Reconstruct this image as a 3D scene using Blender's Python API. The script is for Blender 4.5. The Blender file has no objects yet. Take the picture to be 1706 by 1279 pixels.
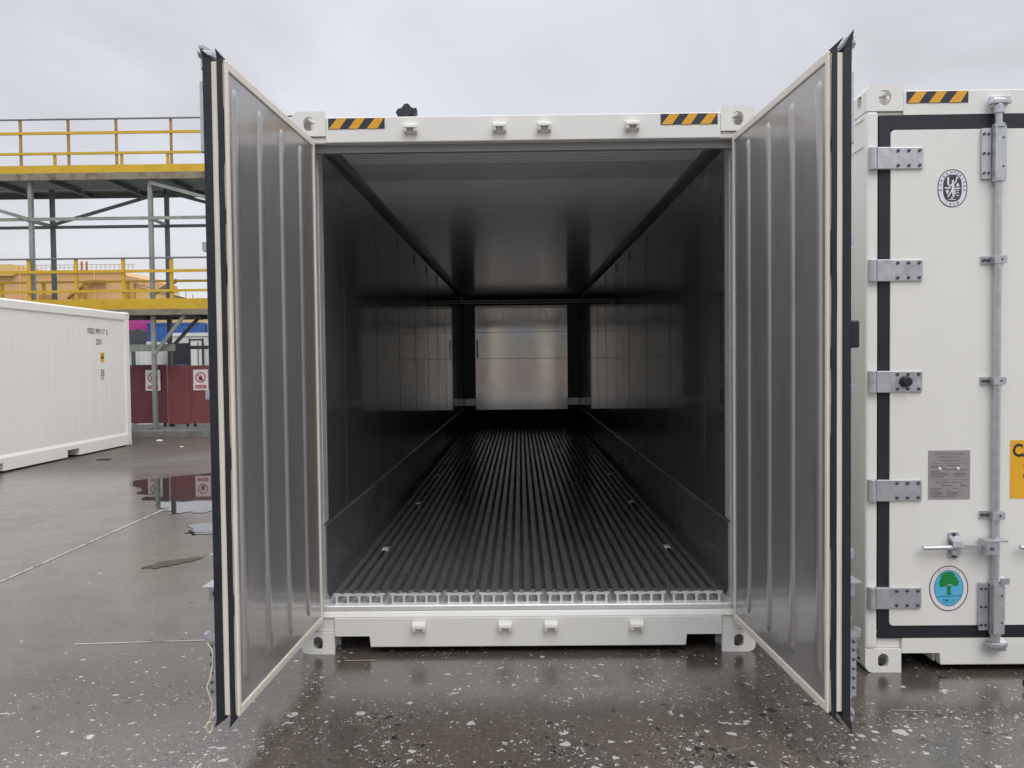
import bpy, bmesh, math, random
from mathutils import Vector, Matrix
from mathutils.geometry import tessellate_polygon
R = math.radians
PI = math.pi
random.seed(7)
scn = bpy.context.scene
C = scn.collection

# ------------------------------------------------------------------ camera
cam = bpy.data.cameras.new('camera')
cam.sensor_width = 36.0
cam.lens = 36.0 * 1310.39 / 1706.0
cam.clip_start = 0.05
cam.clip_end = 2000
cam_o = bpy.data.objects.new('camera', cam)
C.objects.link(cam_o)
def cam_matrix(loc, yaw, pitch, roll):
    f = Vector((-math.sin(yaw)*math.cos(pitch), math.cos(yaw)*math.cos(pitch), math.sin(pitch)))
    r = Vector((math.cos(yaw), math.sin(yaw), 0))
    u = r.cross(f)
    r2 = math.cos(roll)*r + math.sin(roll)*u
    u2 = -math.sin(roll)*r + math.cos(roll)*u
    m = Matrix((r2, u2, -f)).transposed().to_4x4()
    m.translation = loc
    return m
cam_o.matrix_world = cam_matrix(Vector((-0.0264, -4.1815, 1.5684)), 0.0106, -0.0293, -0.0107)
scn.camera = cam_o

# ------------------------------------------------------------------ world and light
SUN_EL, SUN_AZ = 52.0, 155.0
world = bpy.data.worlds.new('World')
scn.world = world
world.use_nodes = True
def build_world():
    nt = world.node_tree
    N, L = nt.nodes, nt.links
    N.clear()
    out = N.new('ShaderNodeOutputWorld')
    sky = N.new('ShaderNodeTexSky'); sky.sky_type = 'NISHITA'; sky.sun_disc = False
    sky.sun_elevation = R(SUN_EL); sky.sun_rotation = R(SUN_AZ)
    sky.air_density = 1.0; sky.dust_density = 4.0
    bg1 = N.new('ShaderNodeBackground'); bg1.inputs['Strength'].default_value = 0.05
    L.new(sky.outputs[0], bg1.inputs['Color'])
    # the overcast cloud deck
    tc = N.new('ShaderNodeTexCoord')
    sep = N.new('ShaderNodeSeparateXYZ'); L.new(tc.outputs['Generated'], sep.inputs[0])
    add = N.new('ShaderNodeMath'); add.operation = 'ADD'; add.inputs[1].default_value = 0.22
    mx = N.new('ShaderNodeMath'); mx.operation = 'MAXIMUM'; mx.inputs[1].default_value = 0.0
    L.new(sep.outputs['Z'], mx.inputs[0]); L.new(mx.outputs[0], add.inputs[0])
    dx = N.new('ShaderNodeMath'); dx.operation = 'DIVIDE'; L.new(sep.outputs['X'], dx.inputs[0]); L.new(add.outputs[0], dx.inputs[1])
    dy = N.new('ShaderNodeMath'); dy.operation = 'DIVIDE'; L.new(sep.outputs['Y'], dy.inputs[0]); L.new(add.outputs[0], dy.inputs[1])
    cmb = N.new('ShaderNodeCombineXYZ'); L.new(dx.outputs[0], cmb.inputs[0]); L.new(dy.outputs[0], cmb.inputs[1])
    no = N.new('ShaderNodeTexNoise'); no.inputs['Scale'].default_value = 1.1; no.inputs['Detail'].default_value = 5
    no.inputs['Roughness'].default_value = 0.5; no.inputs['Distortion'].default_value = 0.6
    L.new(cmb.outputs[0], no.inputs['Vector'])
    ramp = N.new('ShaderNodeValToRGB')
    ramp.color_ramp.elements[0].position = 0.34; ramp.color_ramp.elements[0].color = (0.66, 0.67, 0.715, 1)
    ramp.color_ramp.elements[1].position = 0.60; ramp.color_ramp.elements[1].color = (0.82, 0.848, 0.92, 1)
    L.new(no.outputs['Fac'], ramp.inputs[0])
    hor = N.new('ShaderNodeMapRange'); hor.inputs['From Min'].default_value = 0.0; hor.inputs['From Max'].default_value = 0.22
    L.new(mx.outputs[0], hor.inputs['Value'])
    mixh = N.new('ShaderNodeMix'); mixh.data_type = 'RGBA'
    mixh.inputs['A'].default_value = (0.83, 0.84, 0.855, 1)
    L.new(hor.outputs[0], mixh.inputs['Factor']); L.new(ramp.outputs[0], mixh.inputs['B'])
    # an overcast sky is about two to three times brighter overhead than low down
    zen = N.new('ShaderNodeMapRange'); zen.interpolation_type = 'SMOOTHSTEP'
    zen.inputs['From Min'].default_value = 0.38; zen.inputs['From Max'].default_value = 1.0
    zen.inputs['To Min'].default_value = 1.0; zen.inputs['To Max'].default_value = 2.9
    L.new(mx.outputs[0], zen.inputs['Value'])
    bg2 = N.new('ShaderNodeBackground'); L.new(mixh.outputs['Result'], bg2.inputs['Color'])
    L.new(zen.outputs[0], bg2.inputs['Strength'])
    ad = N.new('ShaderNodeMixShader'); ad.inputs[0].default_value = 0.93
    L.new(bg1.outputs[0], ad.inputs[1]); L.new(bg2.outputs[0], ad.inputs[2])
    L.new(ad.outputs[0], out.inputs['Surface'])
build_world()
sun = bpy.data.lights.new('sun', 'SUN'); sun.energy = 1.0; sun.angle = R(40); sun.color = (1.0, 0.96, 0.9)
sun_o = bpy.data.objects.new('sun', sun); C.objects.link(sun_o)
sun_o.rotation_euler = (R(90-SUN_EL), 0, R(180-SUN_AZ))
sun_o.location = (0, -10, 20)
scn.view_settings.view_transform = 'Standard'
scn.view_settings.look = 'None'
scn.view_settings.exposure = 0.0
scn.view_settings.gamma = 1.0
scn.cycles.max_bounces = 10
scn.cycles.glossy_bounces = 8
scn.cycles.diffuse_bounces = 5
scn.cycles.caustics_reflective = True
scn.cycles.sample_clamp_indirect = 6.0
scn.cycles.blur_glossy = 0.5

# ------------------------------------------------------------------ helpers
class MB:
    """collects verts and faces; M is applied to everything added"""
    def __init__(self, M=None):
        self.v, self.f, self.mi, self.M, self.cur = [], [], [], M or Matrix(), 0
    def add(self, vs, fs, M=None):
        M = self.M @ M if M is not None else self.M
        n = len(self.v)
        self.v += [tuple(M @ Vector(p)) for p in vs]
        self.f += [[n+i for i in f] for f in fs]
        self.mi += [self.cur]*len(fs)
        return self
    def box(self, x0, x1, y0, y1, z0, z1):
        if x0 > x1: x0, x1 = x1, x0
        if y0 > y1: y0, y1 = y1, y0
        if z0 > z1: z0, z1 = z1, z0
        return self.add([(x0,y0,z0),(x1,y0,z0),(x1,y1,z0),(x0,y1,z0),(x0,y0,z1),(x1,y0,z1),(x1,y1,z1),(x0,y1,z1)],
                        [(3,2,1,0),(4,5,6,7),(0,1,5,4),(1,2,6,5),(2,3,7,6),(3,0,4,7)])
    def cyl(self, p0, p1, r, n=12, r2=None):
        p0, p1 = Vector(p0), Vector(p1)
        r2 = r if r2 is None else r2
        d = (p1-p0).normalized()
        a = d.orthogonal().normalized(); b = d.cross(a)
        vs, fs = [], []
        for i in range(n):
            t = 2*PI*i/n
            o = a*math.cos(t)+b*math.sin(t)
            vs += [p0+o*r, p1+o*r2]
        for i in range(n):
            j = (i+1) % n
            fs.append((2*i, 2*j, 2*j+1, 2*i+1))
        fs.append([2*i for i in range(n)][::-1]); fs.append([2*i+1 for i in range(n)])
        return self.add(vs, fs)
    def bar(self, p0, p1, w, h):
        """rectangular bar between two points; h is the upright side"""
        p0, p1 = Vector(p0), Vector(p1)
        d = (p1-p0).normalized()
        up = Vector((0,0,1)) if abs(d.z) < 0.95 else Vector((0,1,0))
        a = d.cross(up).normalized(); b = a.cross(d)
        vs = []
        for p in (p0, p1):
            for s, t in ((-1,-1),(1,-1),(1,1),(-1,1)):
                vs.append(p + a*s*w/2 + b*t*h/2)
        return self.add(vs, [(3,2,1,0),(4,5,6,7),(0,1,5,4),(1,2,6,5),(2,3,7,6),(3,0,4,7)])
    def tube(self, pts, r, n=8, closed=False):
        pts = [Vector(p) for p in pts]
        vs, fs = [], []
        m = len(pts)
        for i, p in enumerate(pts):
            if closed: d = pts[(i+1) % m]-pts[i-1]
            else: d = pts[min(i+1, m-1)]-pts[max(i-1, 0)]
            d.normalize()
            up = Vector((0.31, 0.17, 0.93)) if abs(d.z) < 0.9 else Vector((0.93, 0.31, 0.17))
            a = d.cross(up).normalized(); b = d.cross(a)
            for k in range(n):
                t = 2*PI*k/n
                vs.append(p+(a*math.cos(t)+b*math.sin(t))*r)
        for i in range(m if closed else m-1):
            j = (i+1) % m
            for k in range(n):
                k2 = (k+1) % n
                fs.append((i*n+k, i*n+k2, j*n+k2, j*n+k))
        if not closed:
            fs.append(list(range(n))[::-1]); fs.append([(m-1)*n+k for k in range(n)])
        return self.add(vs, fs)
    def plate(self, outer, holes=(), t=0.01, M=None):
        """flat plate in the local XY plane from z=0 to z=t, with holes"""
        loops = [list(outer)]+[list(h) for h in holes]
        tri = tessellate_polygon([[Vector((x, y, 0)) for x, y in l] for l in loops])
        flat = [p for l in loops for p in l]
        n = len(flat)
        vs = [(x, y, 0) for x, y in flat]+[(x, y, t) for x, y in flat]
        fs = []
        for a, b, c in tri:
            pa, pb, pc = (Vector(flat[k]) for k in (a, b, c))
            if (pb-pa).cross(pc-pa) < 0: b, c = c, b
            fs.append((c, b, a)); fs.append((a+n, b+n, c+n))
        k = 0
        for li, l in enumerate(loops):
            m = len(l)
            area = sum(l[i][0]*l[(i+1) % m][1]-l[(i+1) % m][0]*l[i][1] for i in range(m))
            ccw = area > 0
            if li: ccw = not ccw
            for i in range(m):
                a, b = k+i, k+(i+1) % m
                fs.append((a, b, b+n, a+n) if ccw else (b, a, a+n, b+n))
            k += m
        return self.add(vs, fs, M)
    def prism(self, prof, axis, a0, a1):
        """profile extruded along axis: 'x' -> prof=(y,z), 'y' -> prof=(x,z), 'z' -> prof=(x,y)"""
        if axis == 'x': M = Matrix(((0,0,1,0),(1,0,0,0),(0,1,0,0),(0,0,0,1)))
        elif axis == 'y': M = Matrix(((1,0,0,0),(0,0,1,0),(0,1,0,0),(0,0,0,1)))
        else: M = Matrix()
        if axis == 'y': return self.plate(prof, (), a1-a0, Matrix.Translation((0, a0, 0)) @ M)
        T = Matrix.Translation((a0, 0, 0)) if axis == 'x' else Matrix.Translation((0, 0, a0))
        return self.plate(prof, (), a1-a0, T @ M)
    def ball(self, c, r, n=10, sx=1, sy=1, sz=1):
        c = Vector(c); vs, fs = [], []
        m = n//2
        for i in range(m+1):
            t = PI*i/m
            for k in range(n):
                p = 2*PI*k/n
                vs.append(c+Vector((r*sx*math.sin(t)*math.cos(p), r*sy*math.sin(t)*math.sin(p), r*sz*math.cos(t))))
        for i in range(m):
            for k in range(n):
                k2 = (k+1) % n
                fs.append((i*n+k, (i+1)*n+k, (i+1)*n+k2, i*n+k2))
        return self.add(vs, fs)
    def build(self, name, mats, parent=None, bevel=0.0, smooth=False, seg=2, loc=None):
        me = bpy.data.meshes.new(name)
        me.from_pydata(self.v, [], self.f)
        if not isinstance(mats, (list, tuple)): mats = [mats]
        for m in mats: me.materials.append(m)
        for p, k in zip(me.polygons, self.mi): p.material_index = min(k, len(mats)-1)
        bm = bmesh.new(); bm.from_mesh(me)
        bmesh.ops.remove_doubles(bm, verts=bm.verts, dist=0.00002)
        bmesh.ops.recalc_face_normals(bm, faces=bm.faces)
        bm.to_mesh(me); bm.free()
        if smooth:
            for p in me.polygons: p.use_smooth = True
            try: me.set_sharp_from_angle(angle=R(38))
            except Exception: pass
        o = bpy.data.objects.new(name, me); C.objects.link(o)
        if parent: o.parent = parent
        if loc: o.location = loc
        if bevel:
            b = o.modifiers.new('bevel', 'BEVEL'); b.width = bevel; b.segments = seg
            b.limit_method = 'ANGLE'; b.angle_limit = R(40); b.harden_normals = False
        return o

def thing(name, label, cat, loc=(0,0,0), rz=0, group=None):
    o = bpy.data.objects.new(name, None); C.objects.link(o)
    o.empty_display_size = 0.2
    o.location = loc; o.rotation_euler = (0, 0, rz)
    return tag(o, label, cat, group)
def tag(o, label, cat, group=None):
    o['label'] = label; o['category'] = cat
    if group: o['group'] = group
    return o
def struct(o):
    o['kind'] = 'structure'; return o
def rrect(x0, x1, y0, y1, r, n=5, corners=(1,1,1,1)):
    """rounded rectangle, ccw from lower left; corners: ll, lr, ur, ul"""
    pts = []
    for (cx, cy, a0, on, px, py) in ((x0+r, y0+r, PI, corners[0], x0, y0), (x1-r, y0+r, 1.5*PI, corners[1], x1, y0),
                                     (x1-r, y1-r, 0, corners[2], x1, y1), (x0+r, y1-r, 0.5*PI, corners[3], x0, y1)):
        if on:
            for i in range(n+1):
                t = a0+0.5*PI*i/n
                pts.append((cx+r*math.cos(t), cy+r*math.sin(t)))
        else: pts.append((px, py))
    return pts
def oval(cx, cy, rx, ry, n=40, e=2.0):
    pts = []
    for i in range(n):
        t = 2*PI*i/n
        c, s = math.cos(t), math.sin(t)
        pts.append((cx+rx*math.copysign(abs(c)**(2/e), c), cy+ry*math.copysign(abs(s)**(2/e), s)))
    return pts
def capsule(x0, y0, x1, y1, w, n=5):
    a = math.atan2(y1-y0, x1-x0); pts = []
    for i in range(n+1):
        t = a+PI/2+PI*i/n; pts.append((x0+w/2*math.cos(t), y0+w/2*math.sin(t)))
    for i in range(n+1):
        t = a-PI/2+PI*i/n; pts.append((x1+w/2*math.cos(t), y1+w/2*math.sin(t)))
    return pts
_tc = {}
def text_geo(s, bold=0.0):
    key = (s, bold)
    if key not in _tc:
        cu = bpy.data.curves.new('text', 'FONT'); cu.body = s; cu.size = 1.0
        cu.align_x = 'CENTER'; cu.align_y = 'CENTER'; cu.offset = bold; cu.resolution_u = 3
        ob = bpy.data.objects.new('text', cu); C.objects.link(ob)
        dg = bpy.context.evaluated_depsgraph_get()
        me = bpy.data.meshes.new_from_object(ob.evaluated_get(dg))
        vs = [tuple(v.co) for v in me.vertices]; fs = [tuple(p.vertices) for p in me.polygons]
        bpy.data.objects.remove(ob); bpy.data.curves.remove(cu); bpy.data.meshes.remove(me)
        _tc[key] = (vs, fs)
    return _tc[key]
def add_text(mb, s, x, y, h, M=None, w=None, rot=0.0, bold=0.0, z=0.0):
    """text centred at x,y; h is the cap height; w an optional total width"""
    vs, fs = text_geo(s, bold)
    if not vs: return
    xs = [v[0] for v in vs]; ys = [v[1] for v in vs]
    cx, cy = (min(xs)+max(xs))/2, (min(ys)+max(ys))/2
    sy = h/max(1e-6, max(ys)-min(ys)); sx = sy if w is None else w/max(1e-6, max(xs)-min(xs))
    c, n = math.cos(rot), math.sin(rot)
    out = []
    for v in vs:
        a, b = (v[0]-cx)*sx, (v[1]-cy)*sy
        out.append((x+a*c-b*n, y+a*n+b*c, z))
    mb.add(out, fs, M)

# ------------------------------------------------------------------ materials
def mat(name, col, rough=0.5, metal=0.0, var=0.0, scale=3.0, spec=0.5, coat=0.0, rvar=0.0, bump=0.0, bscale=40.0, stretch=(1,1,1), aniso=0.0):
    m = bpy.data.materials.new(name); m.use_nodes = True
    nt = m.node_tree; N, L = nt.nodes, nt.links
    b = N['Principled BSDF']
    b.inputs['Base Color'].default_value = (*col, 1)
    b.inputs['Roughness'].default_value = rough
    b.inputs['Metallic'].default_value = metal
    b.inputs['Specular IOR Level'].default_value = spec
    b.inputs['Coat Weight'].default_value = coat
    b.inputs['Coat Roughness'].default_value = 0.1
    b.inputs['Anisotropic'].default_value = aniso
    if var or rvar or bump:
        tc = N.new('ShaderNodeTexCoord'); mp = N.new('ShaderNodeMapping')
        mp.inputs['Scale'].default_value = stretch
        L.new(tc.outputs['Object'], mp.inputs[0])
        no = N.new('ShaderNodeTexNoise'); no.inputs['Scale'].default_value = scale
        no.inputs['Detail'].default_value = 6; no.inputs['Roughness'].default_value = 0.6
        L.new(mp.outputs[0], no.inputs['Vector'])
        if var:
            mr = N.new('ShaderNodeMapRange'); mr.inputs['From Min'].default_value = 0.25; mr.inputs['From Max'].default_value = 0.75
            mr.inputs['To Min'].default_value = 1-var; mr.inputs['To Max'].default_value = 1+var
            L.new(no.outputs['Fac'], mr.inputs['Value'])
            vm = N.new('ShaderNodeVectorMath'); vm.operation = 'SCALE'; vm.inputs[0].default_value = col
            L.new(mr.outputs[0], vm.inputs['Scale']); L.new(vm.outputs[0], b.inputs['Base Color'])
        if rvar:
            mr = N.new('ShaderNodeMapRange'); mr.inputs['From Min'].default_value = 0.25; mr.inputs['From Max'].default_value = 0.75
            mr.inputs['To Min'].default_value = max(0.02, rough-rvar); mr.inputs['To Max'].default_value = rough+rvar
            L.new(no.outputs['Fac'], mr.inputs['Value']); L.new(mr.outputs[0], b.inputs['Roughness'])
        if bump:
            n2 = N.new('ShaderNodeTexNoise'); n2.inputs['Scale'].default_value = bscale; n2.inputs['Detail'].default_value = 3
            L.new(mp.outputs[0], n2.inputs['Vector'])
            bp = N.new('ShaderNodeBump'); bp.inputs['Strength'].default_value = bump; bp.inputs['Distance'].default_value = 0.01
            L.new(n2.outputs['Fac'], bp.inputs['Height']); L.new(bp.outputs[0], b.inputs['Normal'])
    return m
def dirty(m, col, lo=0.58, hi=0.72, scale=2.0, stretch=(1,1,1), amount=0.7):
    """stains of their own shape over a material"""
    nt = m.node_tree; N, L = nt.nodes, nt.links; b = N['Principled BSDF']
    tc = N.new('ShaderNodeTexCoord'); mp = N.new('ShaderNodeMapping'); mp.inputs['Scale'].default_value = stretch
    L.new(tc.outputs['Object'], mp.inputs[0])
    no = N.new('ShaderNodeTexNoise'); no.inputs['Scale'].default_value = scale; no.inputs['Detail'].default_value = 8
    no.inputs['Roughness'].default_value = 0.65; L.new(mp.outputs[0], no.inputs['Vector'])
    mr = N.new('ShaderNodeMapRange'); mr.inputs['From Min'].default_value = lo; mr.inputs['From Max'].default_value = hi
    mr.inputs['To Max'].default_value = amount
    L.new(no.outputs['Fac'], mr.inputs['Value'])
    mx = N.new('ShaderNodeMix'); mx.data_type = 'RGBA'
    src = b.inputs['Base Color'].links[0].from_socket if b.inputs['Base Color'].links else None
    if src: L.new(src, mx.inputs['A'])
    else: mx.inputs['A'].default_value = b.inputs['Base Color'].default_value
    mx.inputs['B'].default_value = (*col, 1)
    L.new(mr.outputs[0], mx.inputs['Factor']); L.new(mx.outputs['Result'], b.inputs['Base Color'])
    return m

M_WHITE = mat('white_paint', (0.80, 0.785, 0.745), 0.38, var=0.035, scale=1.3, rvar=0.06, bump=0.02, bscale=90)
M_WHITE = dirty(M_WHITE, (0.50, 0.48, 0.43), 0.56, 0.80, 1.8, (1,1,0.22), 0.30)
M_CREAM = mat('cream_frame', (0.82, 0.755, 0.655), 0.45, var=0.05, scale=4)
M_RUB = mat('black_rubber', (0.014, 0.017, 0.024), 0.5, var=0.2, scale=6, rvar=0.1)
M_GALV = mat('galvanised_steel', (0.56, 0.57, 0.60), 0.42, metal=0.75, var=0.12, scale=25, rvar=0.1, bump=0.05, bscale=60)
M_BOLT = mat('dark_bolt', (0.10, 0.10, 0.115), 0.45, metal=0.6)
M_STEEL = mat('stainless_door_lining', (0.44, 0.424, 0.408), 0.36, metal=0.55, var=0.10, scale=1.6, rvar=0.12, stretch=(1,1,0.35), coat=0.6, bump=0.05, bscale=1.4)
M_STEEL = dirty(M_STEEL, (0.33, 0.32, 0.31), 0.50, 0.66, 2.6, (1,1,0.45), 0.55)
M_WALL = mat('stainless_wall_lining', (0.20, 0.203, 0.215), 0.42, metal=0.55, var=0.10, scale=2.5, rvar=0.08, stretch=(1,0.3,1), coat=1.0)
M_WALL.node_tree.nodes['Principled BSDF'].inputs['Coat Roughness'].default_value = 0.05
M_KICK = mat('aluminium_kick_plate', (0.50, 0.503, 0.508), 0.30, metal=0.86, var=0.12, scale=5, rvar=0.08, stretch=(1,0.4,1))
M_BULK = mat('stainless_bulkhead', (0.60, 0.60, 0.59), 0.09, metal=1.0, var=0.06, scale=3, rvar=0.03, bump=0.05, bscale=2.0)
M_TBAR = mat('aluminium_floor', (0.56, 0.562, 0.568), 0.27, metal=0.85, var=0.10, scale=5, rvar=0.03, stretch=(6,0.25,1))
M_ALU = mat('bright_aluminium', (0.82, 0.82, 0.82), 0.36, metal=0.4, var=0.08, scale=12, rvar=0.08)
M_DARK = mat('void_shade', (0.012, 0.013, 0.018), 0.6)
M_NAVY = mat('dark_duct_cover', (0.035, 0.04, 0.055), 0.4, var=0.1)
M_TAPEY = mat('tape_yellow', (0.78, 0.38, 0.03), 0.4)
M_TAPED = mat('tape_dark', (0.03, 0.036, 0.055), 0.4)
M_INK = mat('black_ink', (0.02, 0.02, 0.025), 0.5)
M_LABEL = mat('yellow_label', (0.80, 0.42, 0.02), 0.45, var=0.03, scale=9)
M_STICK = mat('white_sticker', (0.78, 0.77, 0.80), 0.4)
M_EMB = mat('emblem_slate', (0.055, 0.05, 0.075), 0.45)
M_BLUE = mat('sticker_blue', (0.10, 0.47, 0.74), 0.4)
M_GREEN = mat('sticker_green', (0.006, 0.24, 0.05), 0.4)
M_NAMEP = mat('name_plate', (0.36, 0.34, 0.345), 0.42, metal=0.3, var=0.08, scale=30)
M_ROPE = mat('cord', (0.62, 0.55, 0.36), 0.7)
def red_board(name, col, lo):
    m = dirty(mat(name, col, 0.42, var=0.16, scale=1.5, rvar=0.1, stretch=(3,3,0.6), bump=0.25, bscale=3.0), (0.06, 0.02, 0.025), 0.55, 0.75, 2.2, (2,1,0.5), 0.5)
    return dirty(m, (0.48, 0.42, 0.42), lo, lo+0.02, 9.0, (1,1,0.7), 0.8)
M_RED = red_board('red_hoarding', (0.21, 0.062, 0.064), 0.70)
M_REDD = red_board('dark_red_hoarding', (0.13, 0.036, 0.044), 0.655)
M_CONC = dirty(mat('kerb_concrete', (0.16, 0.157, 0.145), 0.7, var=0.2, scale=4, bump=0.2, bscale=60), (0.05, 0.05, 0.05), 0.5, 0.7, 2.2, (1,1,1), 0.7)
M_YEL = dirty(mat('yellow_rail_paint', (0.60, 0.38, 0.02), 0.45, var=0.12, scale=3), (0.22, 0.10, 0.05), 0.60, 0.70, 5, (1,1,1), 0.55)
M_RAILG = dirty(mat('worn_grey_rail', (0.20, 0.20, 0.21), 0.5, metal=0.3, var=0.15, scale=6), (0.25, 0.12, 0.07), 0.60, 0.70, 5, (1,1,1), 0.4)
M_POSTR = dirty(mat('rusted_rail_post', (0.42, 0.25, 0.10), 0.55, var=0.2, scale=5), (0.20, 0.08, 0.05), 0.48, 0.62, 5, (1,1,1), 0.8)
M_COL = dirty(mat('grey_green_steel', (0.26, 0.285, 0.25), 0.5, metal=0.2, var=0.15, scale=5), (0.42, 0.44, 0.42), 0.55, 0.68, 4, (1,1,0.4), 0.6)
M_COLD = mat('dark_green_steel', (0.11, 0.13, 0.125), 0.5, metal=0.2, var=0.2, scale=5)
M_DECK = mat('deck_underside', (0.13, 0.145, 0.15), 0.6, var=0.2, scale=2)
M_BEAM = dirty(mat('rusted_deck_edge', (0.24, 0.23, 0.16), 0.6, var=0.2, scale=3), (0.12, 0.055, 0.04), 0.46, 0.62, 3, (1,1,1), 0.85)
M_TAN = mat('tan_painted_steel', (0.66, 0.40, 0.18), 0.6)
M_TANL = mat('light_tan_steel', (0.74, 0.50, 0.20), 0.6)
M_PINK = mat('magenta_container_paint', (0.50, 0.05, 0.24), 0.5, var=0.1, scale=0.4)
M_CBLUE = mat('blue_container_paint', (0.035, 0.12, 0.38), 0.5, var=0.12, scale=0.6)
M_CGREY = mat('pale_grey_container_paint', (0.48, 0.53, 0.58), 0.5, var=0.06, scale=0.5)
M_OFFW = mat('off_white_container_paint', (0.70, 0.70, 0.68), 0.5, var=0.06, scale=0.5)
M_BLACK = mat('matt_black', (0.02, 0.023, 0.032), 0.55, var=0.2, scale=5)
M_SIGNR = mat('sign_red', (0.45, 0.03, 0.04), 0.5)
M_SIGNK = mat('sign_dark', (0.05, 0.03, 0.03), 0.5)
M_TARP = mat('blue_tarp', (0.05, 0.16, 0.45), 0.4, var=0.2, scale=8)
M_WATER = mat('standing_water', (0.035, 0.032, 0.03), 0.025, spec=1.0)
M_WATER.node_tree.nodes['Principled BSDF'].inputs['IOR'].default_value = 1.75

def ceiling_material():
    m = mat('ceiling_sheet', (0.95, 0.96, 1.0), 0.30, metal=0.0, spec=0.3, coat=0.6)
    m.node_tree.nodes['Principled BSDF'].inputs['Coat IOR'].default_value = 1.6
    nt = m.node_tree; N, L = nt.nodes, nt.links; b = N['Principled BSDF']
    tc = N.new('ShaderNodeTexCoord'); sp = N.new('ShaderNodeSeparateXYZ'); L.new(tc.outputs['Object'], sp.inputs[0])
    no = N.new('ShaderNodeTexNoise'); no.noise_dimensions = '1D'; no.inputs['Scale'].default_value = 16; no.inputs['Detail'].default_value = 1
    L.new(sp.outputs['Y'], no.inputs['W'])
    n2 = N.new('ShaderNodeTexNoise'); n2.noise_dimensions = '1D'; n2.inputs['Scale'].default_value = 1.6; n2.inputs['Detail'].default_value = 1
    L.new(sp.outputs['Y'], n2.inputs['W'])
    mr = N.new('ShaderNodeMapRange'); mr.inputs['From Min'].default_value = 0.45; mr.inputs['From Max'].default_value = 0.6; mr.inputs['To Max'].default_value = 0.25
    L.new(n2.outputs['Fac'], mr.inputs['Value'])
    bp = N.new('ShaderNodeBump'); bp.inputs['Distance'].default_value = 0.004
    L.new(mr.outputs[0], bp.inputs['Strength']); L.new(no.outputs['Fac'], bp.inputs['Height']); L.new(bp.outputs[0], b.inputs['Normal'])
    return m
M_CEIL = ceiling_material()

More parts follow.
